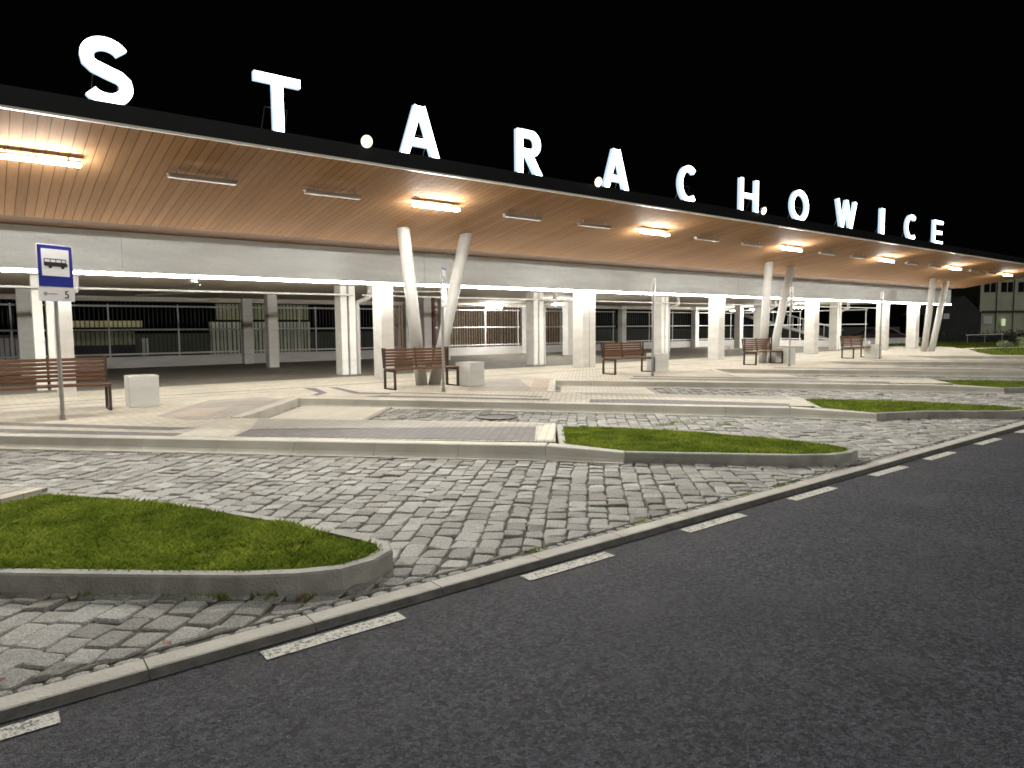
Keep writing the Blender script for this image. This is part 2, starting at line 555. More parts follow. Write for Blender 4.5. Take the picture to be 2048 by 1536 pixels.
# hall floor under the slab, and paving patterns
strips('hall_floor', [[(-13.9, 18.6), (43.9, 18.6), (43.9, 30.4), (-13.9, 30.4)]], M['floor'], PZ + 0.004)
strips('dark_paving_band', [
    [(0.154, 12.934), (0.145, 12.50), (1.98, 10.22), (2.321, 10.25)],
    [(0.138, 12.048), (0.129, 11.60), (1.887, 9.60), (2.06, 9.80)],
    [(-1.9, 15.0), (-1.9, 14.55), (0.145, 12.50), (0.154, 12.934)],
    [(2.50, 9.10), (2.86, 9.60), (5.95, 7.15), (5.22, 6.30)],
    [(5.947, 15.778), (6.169, 15.565), (5.871, 14.117), (5.481, 13.675), (5.364, 13.785), (5.733, 14.248)],
    [(6.446, 15.49), (6.624, 15.319), (6.451, 13.731), (6.826, 13.062), (6.719, 12.858), (6.217, 13.48)],
    [(6.048, 12.764), (8.374, 9.674), (8.553, 9.878), (6.461, 12.805)],
    [(6.654, 13.54), (8.677, 10.219), (8.804, 10.364), (7.265, 12.847)],
    [(9.076, 9.295), (8.62, 8.85), (10.70, 6.20), (11.10, 6.40), (9.902, 8.531)],
    [(13.4, 12.3), (16.9, 7.2), (17.2, 7.4), (13.8, 12.5)], [(14.1, 12.75), (16.7, 8.8), (17.0, 9.1), (14.4, 13.0)],
    [(20.3, 12.3), (23.6, 7.2), (23.9, 7.4), (20.7, 12.5)], [(27.2, 12.3), (30.5, 7.2), (30.8, 7.4), (27.6, 12.5)],
    [(-1.1, 6.3), (-0.1, 7.0), (-2.8, 9.5), (-3.4, 9.0)],
    [(-13, 15.87), (44, 15.87), (44, 15.98), (-13, 15.98)],
    [(-13, 15.20), (5.0, 15.20), (5.0, 15.27), (-13, 15.27)],
], M['darkband'], PZ + 0.005)
strips('grey_paving_strip', [
    [(2.88, 9.64), (3.30, 10.65), (6.30, 7.29), (6.0, 7.19)],
    [(2.134, 12.12), (3.513, 14.309), (4.50, 14.109), (4.65, 13.423), (2.95, 11.06), (2.438, 11.169)],
    [(9.85, 10.55), (12.2, 7.15), (11.7, 6.7), (9.6, 9.9)],
    [(16.6, 10.6), (18.9, 7.4), (18.4, 6.95), (16.3, 10.0)],
    [(8.3, 12.4), (10.6, 14.9), (11.4, 14.4), (9.4, 11.3)],
    [(-0.1, 7.0), (0.25, 7.25), (-2.2, 9.9), (-2.8, 9.5)],
], M['greypaving'], PZ + 0.0045)
strips('pale_paving_patch', [
    [(1.95, 9.66), (2.348, 10.17), (2.77, 9.643), (2.42, 9.08)],
    [(5.25, 6.30), (5.99, 7.12), (6.36, 7.22), (5.42, 6.17)],
], M['lightpaving'], PZ + 0.0055)
strips('pink_paving_patch', [
    [(11.826, 14.281), (12.05, 13.75), (9.581, 11.037), (9.208, 11.289)],
    [(2.20, 11.9), (2.9, 12.9), (3.4, 12.6), (2.75, 11.55)],
], M['redpaving'], PZ + 0.006)

# kerb sweep along a path, outward side on the right of the walking direction
def sweep(b, path, prof, seg=1.0, gap=0.005):
    for p, q in zip(path[:-1], path[1:]):
        p, q = Vector((*p, 0)), Vector((*q, 0))
        d = q - p
        L = d.length
        d.normalize()
        nrm = Vector((d.y, -d.x, 0))
        n = max(1, round(L / seg))
        for i in range(n):
            s0, s1 = L * i / n + gap / 2, L * (i + 1) / n - gap / 2
            vs = []
            for s in (s0, s1):
                for o, z in prof:
                    w = p + d * s + nrm * o
                    vs.append((w.x, w.y, z))
            k = len(prof)
            b.add(vs, [tuple(range(k)), tuple(range(k, 2 * k))[::-1]] + [(j, k + j, k + (j + 1) % k, (j + 1) % k) for j in range(k)])

bus_prof = [(-0.20, -0.13), (-0.20, PZ + 0.010), (-0.015, PZ + 0.010), (0.0, PZ), (0.030, 0.055), (0.05, 0.030), (0.075, 0.018), (0.13, 0.012), (0.13, -0.13)]
head_prof = [(-0.16, -0.13), (-0.16, PZ + 0.009), (-0.012, PZ + 0.009), (0.0, PZ - 0.003), (0.015, -0.13)]
kb = MB()
for k in range(1, 7):
    a, f = Vector((*A[k], 0)), Vector((*B[k], 0))
    sweep(kb, [A[k], B[k]], bus_prof)
    # lowered end stone
    p, q = Vector((*B[k], 0)), Vector((*C[k], 0))
    d = (q - p).normalized()
    n = Vector((d.y, -d.x, 0))
    p = p + d * 0.005
    z0, z1 = PZ + 0.010, 0.118
    vs = []
    for pt, zt, back in ((p, z0, 0.20), (q, z1, 0.11)):
        for o, z in ((-back, -0.13), (-back, zt), (-0.015, zt), (0.0, zt - 0.01), (0.03, zt * 0.37), (0.06, 0.02), (0.10, 0.012), (0.10, -0.13)):
            w = pt + n * o
            vs.append((w.x, w.y, z))
    kb.add(vs, [tuple(range(8)), tuple(range(8, 16))[::-1]] + [(j, 8 + j, 8 + (j + 1) % 8, (j + 1) % 8) for j in range(8)])
structure(recalc(kb.build('bay_kerb', M['kerb'])))
hb = MB()
for k in range(1, 7):
    d = (Vector((*A[k], 0)) - Vector((*D[k], 0))).normalized()
    e = Vector((*A[k], 0)) - d * 0.03
    sweep(hb, [D[k], (e.x, e.y)], head_prof)
structure(recalc(hb.build('head_kerb', M['kerb'])))
# flush pale strip where each bay starts
strips('bay_floor', [[(5.02, 13.25), (6.16, 11.80), (4.75, 10.15), (3.22, 10.95)], [(11.85, 13.2), (13.2, 11.5), (11.2, 9.2), (9.7, 10.85)],
                     [(18.75, 13.3), (20.0, 11.7), (17.9, 9.4), (16.5, 10.9)], [(25.6, 13.3), (26.9, 11.7), (24.8, 9.4), (23.3, 10.9)],
                     [(-1.85, 13.3), (-0.6, 11.7), (-2.6, 9.4), (-3.65, 10.9)]], M['lightpaving'], 0.018)
sb = MB()
for p, q in (((6.16, 11.80), (4.75, 10.15)), ((13.2, 11.5), (11.2, 9.2)), ((20.0, 11.7), (17.9, 9.4))):
    sweep(sb, [q, p], [(-0.04, -0.1), (-0.04, 0.024), (0.06, 0.024), (0.06, -0.1)])
structure(recalc(sb.build('bay_edging', M['greypaving'])))

# ------------------------------------------------------------------ grass islands
G1 = [(-1.2, 5.86), (0.0, 4.871), (0.684, 4.269), (1.10, 3.92), (1.352, 3.755), (1.58, 3.665), (1.80, 3.69), (1.98, 3.80), (2.035, 3.95), (2.0, 4.12), (1.76, 4.82), (1.306, 5.80), (0.82, 6.60), (0.384, 7.16), (0.047, 6.965), (-1.2, 6.3)]
G2 = [(5.40, 6.06), (5.60, 5.20), (6.1, 4.64), (6.87, 3.86), (7.2, 3.62), (7.45, 3.56), (7.68, 3.60), (7.80, 3.75), (7.86, 4.0), (7.83, 4.4), (7.53, 5.6), (7.05, 6.55), (6.46, 7.30)]
def shifted(P, f, e, c):
    """the second island's outline moved to another tongue"""
    dx, dy = e[0] - 6.442, e[1] - 7.302
    out = [(x + dx, y + dy * max(0, (y - 3.6) / 3.7)) for x, y in P]
    out[0] = (f[0] + 0.03, f[1] - 0.03)
    out[1] = (c[0] + 0.02, c[1] + 0.03)
    return out
ISL = [G1, G2] + [shifted(G2, F[k], Eb[k], C[k]) for k in range(2, 7)]

def inset(P, d):
    n = len(P)
    area = sum(P[i][0] * P[(i + 1) % n][1] - P[(i + 1) % n][0] * P[i][1] for i in range(n))
    if area < 0:
        P = P[::-1]
    out = []
    for i in range(n):
        a, b, c = Vector(P[i - 1]), Vector(P[i]), Vector(P[(i + 1) % n])
        u, v = (b - a).normalized(), (c - b).normalized()
        n1, n2 = Vector((-u.y, u.x)), Vector((-v.y, v.x))
        w = (n1 + n2)
        w = w.normalized() * d / max(0.5, w.normalized().dot(n1))
        out.append((b.x + w.x, b.y + w.y))
    return out

KW = 0.085
names = ['nearest grass island', 'second grass island', 'third grass island', 'fourth grass island', 'fifth grass island', 'sixth grass island', 'seventh grass island']
def blades(P, n, seed, ztop, hmin, hmax, wd):
    rnd = random.Random(seed)
    xs, ys = [p[0] for p in P], [p[1] for p in P]
    vs, fs, at = [], [], []
    tuft = [(rnd.uniform(min(xs), max(xs)), rnd.uniform(min(ys), max(ys)), rnd.uniform(0.06, 0.28), rnd.uniform(0.7, 1.3)) for _ in range(110)]
    k = 0
    while k < n:
        x, y = rnd.uniform(min(xs), max(xs)), rnd.uniform(min(ys), max(ys))
        if not inside(x, y, P):
            continue
        k += 1
        hs = 1.0
        for tx, ty, tr, th in tuft:
            if (x - tx) ** 2 + (y - ty) ** 2 < tr * tr:
                hs = th
        a = rnd.uniform(0, 6.283)
        l = rnd.uniform(0, 6.283)
        hh = rnd.uniform(hmin, hmax) * hs
        ln = rnd.uniform(0.2, 0.95) * hh
        w = wd * rnd.uniform(0.7, 1.3)
        cx_, sy_ = math.cos(a) * w / 2, math.sin(a) * w / 2
        o = len(vs)
        vs += [(x - cx_, y - sy_, ztop - 0.01), (x + cx_, y + sy_, ztop - 0.01),
               (x + math.cos(l) * ln * 0.4 + cx_ * .8, y + math.sin(l) * ln * 0.4 + sy_ * .8, ztop + hh * 0.62), (x + math.cos(l) * ln, y + math.sin(l) * ln, ztop + hh)]
        fs += [(o, o + 1, o + 2), (o, o + 2, o + 3)]
        s = min(1, max(0, rnd.gauss(0.5, 0.25)))
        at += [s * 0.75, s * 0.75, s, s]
    return vs, fs, at

for i, P in enumerate(ISL):
    outer = P
    inn = inset(P, KW)
    # kerb ring, stone by stone; the paved side has only a thin edging
    n = len(outer)
    area = sum(P[j][0] * P[(j + 1) % n][1] - P[(j + 1) % n][0] * P[j][1] for j in range(n))
    if area < 0:
        outer = outer[::-1]
    zt = 0.118
    kr = MB()
    for j in range(n):
        a, b = outer[j], outer[(j + 1) % n]
        c, d = inn[j], inn[(j + 1) % n]
        ch = 0.012
        a2, b2 = lerp(a, c, ch / KW), lerp(b, d, ch / KW)
        vs = [(*a, -0.13), (*a, zt - ch), (*a2, zt), (*c, zt), (*c, -0.13), (*b, -0.13), (*b, zt - ch), (*b2, zt), (*d, zt), (*d, -0.13)]
        kr.add(vs, [(0, 1, 6, 5), (1, 2, 7, 6), (2, 3, 8, 7), (3, 4, 9, 8)])
    structure(recalc(kr.build('island_kerb', M['granite'])))
    structure(MB().prism(inset(P, KW * 0.7), -0.13, 0.085).build('island_soil', M['soil']))
    nb = [100000, 60000, 26000, 14000, 9000, 7000, 5000][i]
    wd = [0.0042, 0.006, 0.012, 0.018, 0.022, 0.025, 0.03][i]
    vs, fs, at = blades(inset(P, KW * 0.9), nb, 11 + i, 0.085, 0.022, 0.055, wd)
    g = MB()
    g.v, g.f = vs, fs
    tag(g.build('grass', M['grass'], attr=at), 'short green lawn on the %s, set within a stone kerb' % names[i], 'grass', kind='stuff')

# lawn to the right beyond the last bay
LAWN = [(34.9, 9.9), (36.6, 10.75), (40.2, 12.5), (44.9, 15.2), (47.9, 16.9), (48.5, 30), (62, 30), (62, 3.6), (41.0, 3.6), (39.5, 7.2)]
structure(MB().sheet(LAWN, 0.03).build('lawn_ground', M['soil']))
vs, fs, at = blades(LAWN, 30000, 91, 0.03, 0.08, 0.2, 0.05)
g = MB(); g.v, g.f = vs, fs
tag(g.build('grass', M['grass'], attr=at), 'dark lawn to the right beyond the end of the station', 'grass', kind='stuff')
strips('path', [[(43.2, 14.45), (44.6, 15.2), (51.0, 13.0), (50.0, 12.5)]], M['lightpaving'], 0.16)

# ------------------------------------------------------------------ granite setts
bays = []
for k in range(7):
    t = [A[k], C[k], F[k], Eb[k]] + ([D[k + 1], A[k + 1]] if k < 6 else [(35.5, 10.95), (38, 13.4)])
    bays.append(t)
SKIP = [inset(p, 0.14) for p in ISL]
solid = inset(PLAT, 0.14)
vs, fs, at = [], [], []
kx, ky = 0.719, -0.695
nx, ny = 0.695, 0.719
def wob(u, v, s):
    return math.sin(u * 1.7 + v * 0.9 + s) * 0.5 + math.sin(u * 0.63 - v * 1.31 + 2.1 * s) * 0.5
rnd = random.Random(5)
u = -14.0
YK = 3.525
while u < 40:
    ext = 1.0
    rw = rnd.uniform(0.145, 0.185)
    # range along the row
    v = -2.0 + rnd.uniform(0, 0.2)
    while v < 45:
        ln = rnd.uniform(0.12, 0.215)
        if rnd.random() < 0.12:
            ln *= 1.3
        uc, vc = u + rw / 2, v + ln / 2
        cx_, cy_ = uc * kx + vc * nx, uc * ky + vc * ny
        if -2.6 < cx_ < 42 and 3.36 < cy_ < 13.6 and not inside(cx_, cy_, solid) and not any(inside(cx_, cy_, s) for s in SKIP):
            w0 = 0.028 * wob(u, v, 0.3)
            g1, g2 = rnd.uniform(0.003, 0.008), rnd.uniform(0.003, 0.008)
            hu, hv = rw / 2 - g1, ln / 2 - g2
            sk = [rnd.uniform(-0.019, 0.019) for _ in range(8)]
            c8 = []
            cr = min(hu, hv) * rnd.uniform(0.10, 0.34)
            for (su, sv, oo) in ((-1, -1, 0), (1, -1, 2), (1, 1, 4), (-1, 1, 6)):
                du, dv = sk[oo], sk[oo + 1]
                pts = ((su * hu, sv * (hv - cr)), (su * (hu - cr), sv * hv)) if su * sv > 0 else ((su * (hu - cr), sv * hv), (su * hu, sv * (hv - cr)))
                if (su, sv) in ((-1, -1), (1, 1)):
                    pts = ((su * hu, sv * (hv - cr)), (su * (hu - cr), sv * hv))
                else:
                    pts = ((su * (hu - cr), sv * hv), (su * hu, sv * (hv - cr)))
                for pu, pv in pts:
                    c8.append((pu + du * 0.7, pv + dv * 0.7))
            zt = rnd.gauss(0.0, 0.0042)
            tiltu, tiltv = rnd.gauss(0, 0.035), rnd.gauss(0, 0.03)
            o = len(vs)
            rings = ((1.05, -0.035), (1.0, zt - 0.009), (0.93, zt - 0.001), (0.70, zt + 0.0012))
            low = 9
            for sc, z in rings:
                for pu, pv in c8:
                    uu, vv = uc + w0 + pu * sc, vc + pv * sc
                    X, Y = uu * kx + vv * nx, uu * ky + vv * ny
                    low = min(low, Y)
                    zz = z + (tiltu * pu + tiltv * pv if z > -0.03 else 0)
                    vs.append((X, Y, zz))
            if max(p[1] for p in vs[o:]) < YK + 0.025:
                del vs[o:]
            else:
                if low < YK:
                    for q in range(o, len(vs)):
                        if vs[q][1] < YK:
                            vs[q] = (vs[q][0], YK + rnd.uniform(0, 0.006), min(vs[q][2], -0.002))
                for r_ in range(3):
                    for j in range(8):
                        a, b = o + r_ * 8 + j, o + r_ * 8 + (j + 1) % 8
                        fs.append((a, b, b + 8, a + 8))
                fs.append(tuple(o + 24 + j for j in range(8)))
                s = min(1, max(0, rnd.gauss(0.5, 0.26)))
                at += [s] * 32
        v += ln
    u += rw
# a row of small filler stones against the road kerb
xf = -2.6
while xf < 30:
    lf = rnd.uniform(0.05, 0.13)
    wf = rnd.uniform(0.055, 0.078)
    if rnd.random() < 0.93:
        o = len(vs)
        y0 = 3.443 + rnd.uniform(0, 0.008)
        base8 = [(math.cos(t + 0.39), math.sin(t + 0.39)) for t in [math.pi / 4 * j for j in range(8)]]
        jt = [rnd.uniform(0.86, 1.08) for _ in range(8)]
        zt = rnd.gauss(-0.004, 0.003)
        for sc, z in ((1.05, -0.035), (1.0, zt - 0.011), (0.90, zt - 0.002), (0.6, zt + 0.002)):
            for (cx0, sy0), jj in zip(base8, jt):
                vs.append((xf + lf / 2 + cx0 * jj * (lf / 2 - 0.003) * sc * 1.05, y0 + wf / 2 + sy0 * jj * wf / 2 * sc * 1.05, z))
        for r_ in range(3):
            for j in range(8):
                a, b = o + r_ * 8 + j, o + r_ * 8 + (j + 1) % 8
                fs.append((a, b, b + 8, a + 8))
        fs.append(tuple(o + 24 + j for j in range(8)))
        at += [min(1, max(0, rnd.gauss(0.55, 0.22)))] * 32
    xf += lf
sm = MB(); sm.v, sm.f = vs, fs
setts = sm.build('cobblestones', M['setts'], attr=at, smooth=False)
recalc(setts)
structure(setts)
structure(MB().sheet([(-14, 3.40), (70, 3.40), (70, 14.5), (-14, 14.5)], -0.014).build('cobble_bed', M['bed']))

# manhole cover among the setts of the second bay
mh = empty('manhole_cover', (6.86, 9.28, 0))
tag(mh, 'round cast iron manhole cover set in the cobbles of the second bay', 'manhole cover')
b = MB(); b.tube((0, 0, -0.03), (0, 0, 0.014), 0.30, 40); b.build('cover_plate', M['iron'], mh)
b = MB()
for j in range(40):
    a0, a1 = 2 * math.pi * j / 40, 2 * math.pi * (j + 1) / 40
    q = [(r * math.cos(a), r * math.sin(a)) for r, a in ((0.305, a0), (0.36, a0), (0.36, a1), (0.305, a1))]
    b.prism(q, -0.03, 0.020)
b.build('cover_ring', M['iron'], mh)

# ------------------------------------------------------------------ the bus station building
st = empty('bus_station', (0, 17, 0))
tag(st, 'long open bus station hall with a wood lined canopy and concrete beam', 'bus station')
def part(b, name, m_, **kw):
    o = b.build(name, m_, **kw)
    o.parent = st
    o.matrix_parent_inverse = Matrix.Translation((0, -17, 0))
    return recalc(o)

X0, X1 = -14.0, 45.85
Z0 = 3.66
# soffit of boards: sloping part and level strip
b = MB()
b.extrude_x([(10.97, 4.355), (15.70, Z0), (15.70, Z0 + 0.02), (10.97, 4.375)], X0, X1)
part(b, 'soffit', M['soffit'])
b = MB(); b.box((X0, 15.703, Z0 + 0.004), (X1, 16.90, Z0 + 0.022)); part(b, 'soffit_border', M['border'])  # level strip coloured darker than the sloping boards
b = MB()
b.extrude_x([(10.93, 4.345), (10.95, 4.345), (10.95, 4.63), (10.93, 4.63)], X0, X1 + 0.02)
b.box((X1, 10.951, 4.20), (X1 + 0.02, 16.9, 4.63))
part(b, 'fascia', M['fascia'])
b = MB()
b.extrude_x([(10.915, 4.338), (10.969, 4.338), (10.969, 4.352), (10.929, 4.352), (10.929, 4.372), (10.915, 4.372)], X0, X1 + 0.02)
part(b, 'eaves_trim', M['trim'])
# end closing board following the soffit slope
b = MB()
vs_ = []
for xx in (X1 + 0.001, X1 + 0.022):
    vs_ += [(xx, 10.96, 4.34), (xx, 15.7, Z0 - 0.015), (xx, 17.3, Z0 - 0.015), (xx, 17.3, 4.19), (xx, 10.96, 4.19 + 0.0)]
b = MB()
b.add([(X1 + 0.001, 10.96, 4.352), (X1 + 0.001, 15.7, Z0), (X1 + 0.001, 17.3, Z0), (X1 + 0.001, 17.3, 4.6), (X1 + 0.001, 10.96, 4.6),
       (X1 + 0.019, 10.96, 4.352), (X1 + 0.019, 15.7, Z0), (X1 + 0.019, 17.3, Z0), (X1 + 0.019, 17.3, 4.6), (X1 + 0.019, 10.96, 4.6)],
      [(0, 1, 2, 3, 4), (9, 8, 7, 6, 5), (0, 5, 6, 1), (1, 6, 7, 2), (2, 7, 8, 3), (3, 8, 9, 4), (4, 9, 5, 0)])
part(b, 'end_board', M['fascia'])
b = MB()
b.extrude_x([(10.952, 4.60), (17.3, 4.72), (17.3, 4.66), (10.952, 4.54)], X0, X1)
b.extrude_x([(17.3, 3.70), (17.3, 4.72), (30.4, 4.2), (30.4, 3.1), (17.5, 3.1), (17.5, 3.70)], X0, 44.0)
part(b, 'roof', M['roof'])
# concrete beam in panels
b = MB()
cuts = [X0, -5.0, 2.5, 10.0, 17.545, 25.1, 32.6, 40.0, 47.45]
for p, q in zip(cuts[:-1], cuts[1:]):
    b.box((p + 0.004, 16.90, 2.80), (q - 0.004, 17.18, Z0 - 0.003))
part(b, 'beam', M['concrete'])
b = MB(); b.box((X0, 17.183, 2.85), (44.0, 30.3, 2.98)); part(b, 'ceiling', M['ceil'])
b = MB(); b.box((X0, 29.3, 2.68), (44.0, 29.8, 2.849)); part(b, 'lintel', M['ceil'])
b = MB(); b.box((X0, 16.85, 2.772), (47.44, 16.897, 2.79)); part(b, 'strip_channel', M['steelw'])
b = MB(); b.box((X0, 16.845, 2.722), (47.40, 16.895, 2.771)); part(b, 'light_strip', M['led'])

def column(x0, x1, y0, y1, m_='column', name='column', z1=2.848):
    b = MB(); b.box((x0, y0, PZ + 0.0), (x1, y1, z1))
    o = part(b, name, M[m_])
    return o
for x0, x1 in ((1.226, 1.53), (8.675, 9.042), (16.27, 16.55), (16.575, 16.864), (23.93, 24.34), (31.5, 31.91), (38.95, 39.39), (42.8, 43.26)):
    column(x0, x1, 17.0, 17.51)
for x in (0.98, 8.61, 16.16, 23.34, 31.0, 38.6):
    column(x, x + 0.20, 19.5, 19.95)
    column(x + 0.27, x + 0.47, 19.5, 19.95)
    b = MB()
    b.tube((x + 0.58, 19.62, PZ), (x + 0.58, 19.62, 2.36), 0.075, 14)
    b.tube((x + 0.58, 19.62, 2.33), (x + 0.86, 19.3, 2.52), 0.075, 14)
    b.tube((x + 0.86, 19.3, 2.50), (x + 0.86, 19.3, 2.85), 0.075, 14)
    part(b, 'downpipe', M['pvc'], smooth=False)
for x in (0.9, 8.42, 16.0, 23.4, 31.0, 38.2):
    column(x, x + 0.36, 25.55, 25.95)
    column(x + 0.15, x + 0.53, 29.1, 29.44)
b = MB(); b.box((14.88, 24.55, PZ), (15.0, 24.8, 2.85)); part(b, 'standpipe', M['redpipe'])
b = MB(); b.box((24.25, 20.3, PZ), (24.36, 20.5, 2.85)); part(b, 'standpipe', M['redpipe'])
column(14.50, 14.86, 24.6, 25.0)
# leaning tube supports in pairs
for foot, top in (((8.52, 14.62), (7.925, 14.328)), ((8.80, 14.52), (9.714, 14.334)), ((23.0, 14.40), (23.162, 14.313)), ((23.32, 14.25), (25.11, 14.547)),
                  ((38.37, 14.80), (38.16, 14.413)), ((38.60, 14.55), (40.65, 14.719))):
    ztop = Z0 + (15.70 - top[1]) * (4.355 - Z0) / 4.73
    b = MB(); b.tube((*foot, PZ - 0.05), (*top, ztop + 0.05), 0.148, 28)
    o = part(b, 'support_leg', M['steelw'])
    o.data.polygons.foreach_set('use_smooth', [len(p.vertices) == 4 for p in o.data.polygons])
# low back wall and end wall
b = MB(); b.box((X0, 29.45, PZ), (43.4, 29.75, 0.565)); part(b, 'parapet', M['parapet'])
b = MB(); b.box((43.4, 19.9, PZ), (43.65, 29.75, 0.57)); part(b, 'end_parapet', M['parapet'])
# services under the ceiling
for p, q, rr, nm, mm in (((-13.5, 19.25, 2.56), (8.9, 19.25, 2.56), 0.028, 'ceiling_pipe', 'steelw'), ((9.2, 19.25, 2.56), (43, 19.25, 2.56), 0.028, 'ceiling_pipe', 'steelw'),
                         ((16.0, 26.8, 2.6), (43, 26.8, 2.6), 0.04, 'ceiling_pipe', 'steelw'), ((4.35, 18.2, 2.66), (4.7, 20.8, 2.66), 0.022, 'conduit', 'galv'),
                         ((3.9, 24.0, 2.64), (5.4, 20.3, 2.64), 0.03, 'conduit', 'galv'), ((9.9, 18.6, 2.66), (11.6, 17.9, 2.66), 0.022, 'conduit', 'galv')):
    b = MB(); b.tube(p, q, rr, 8); part(b, nm, M[mm])
b = MB(); b.box((4.2, 18.4, 2.72), (4.36, 18.7, 2.85)); part(b, 'junction_box', M['galv'])

# ------------------------------------------------------------------ strip luminaires on the soffit
def slope_z(y):
    return Z0 + (15.70 - y) * (4.355 - Z0) / 4.73
def luminaire(lit):
    r = empty('canopy_light')
    b = MB(); b.box((-0.55, -0.055, 0.0), (0.55, 0.055, 0.028)); b.build('housing', M['lumbody'], r, bevel=0.006)
    b = MB(); b.box((-0.54, -0.05, -0.045), (0.54, 0.05, -0.001)); b.build('diffuser', M['lum' if lit else 'diffoff'], r, bevel=0.012)
    for xx in (-0.38, 0.38):
        b = MB(); b.tube((xx, 0, 0.0285), (xx, 0, 0.14), 0.008, 8); b.build('hanger', M['lumbody'], r)
    return r
lit_p, off_p = luminaire(True), luminaire(False)
ordin = ['first', 'second', 'third', 'fourth', 'fifth', 'sixth', 'seventh']
unl = ['left', 'right']
first = {True: True, False: True}
for i in range(0, 19):
    xx = 0.80 + 2.277 * i + (0.0 if i < 12 else 0.02)
    if xx > 45.2:
        break
    lit = i % 3 == 0
    src = lit_p if lit else off_p
    r = src if first[lit] else copy_tree(src)
    first[lit] = False
    r.location = (xx, 12.33, 4.045)
    k = i // 3
    if lit:
        tag(r, '%s lit strip light from the left under the wooden canopy' % ordin[min(k, 6)], 'ceiling light', 'lit strip lights under the canopy')
    else:
        tag(r, 'unlit strip light, %s one of the pair after the %s lit strip' % (unl[i % 3 - 1], ordin[min(k, 6)]), 'ceiling light', 'unlit strip lights under the canopy')

# lit tubes in the hall
def tube_light():
    r = empty('hall_light')
    b = MB(); b.box((-0.5, -0.05, 0.0), (0.5, 0.05, 0.06)); b.build('housing', M['lumbody'], r)
    b = MB(); b.tube((-0.48, 0, -0.032), (0.48, 0, -0.032), 0.03, 12); b.build('lit_tube', M['tube'], r)
    return r
t0 = tube_light()
for i, (x, y, rz, lab) in enumerate(((21.05, 28.6, 0, 'lit tube light by the rear railing behind the first leaning supports'), (20.9, 23.7, 0, 'lit tube light beside the double column behind the third bench'),
                                     (40.7, 27.6, 1.2, 'small lit tube light left of the second pair of leaning supports'), (39.6, 25.4, 1.2, 'smaller lit tube light just right of the dark inner column'),
                                     (38.9, 22.0, 0, 'lit tube light between the second leaning supports and the next column'))):
    r = t0 if i == 0 else copy_tree(t0)
    r.location = (x, y, 2.64)
    r.rotation_euler = (0, 0, rz)
    tag(r, lab, 'ceiling light', 'lit tubes under the hall ceiling')

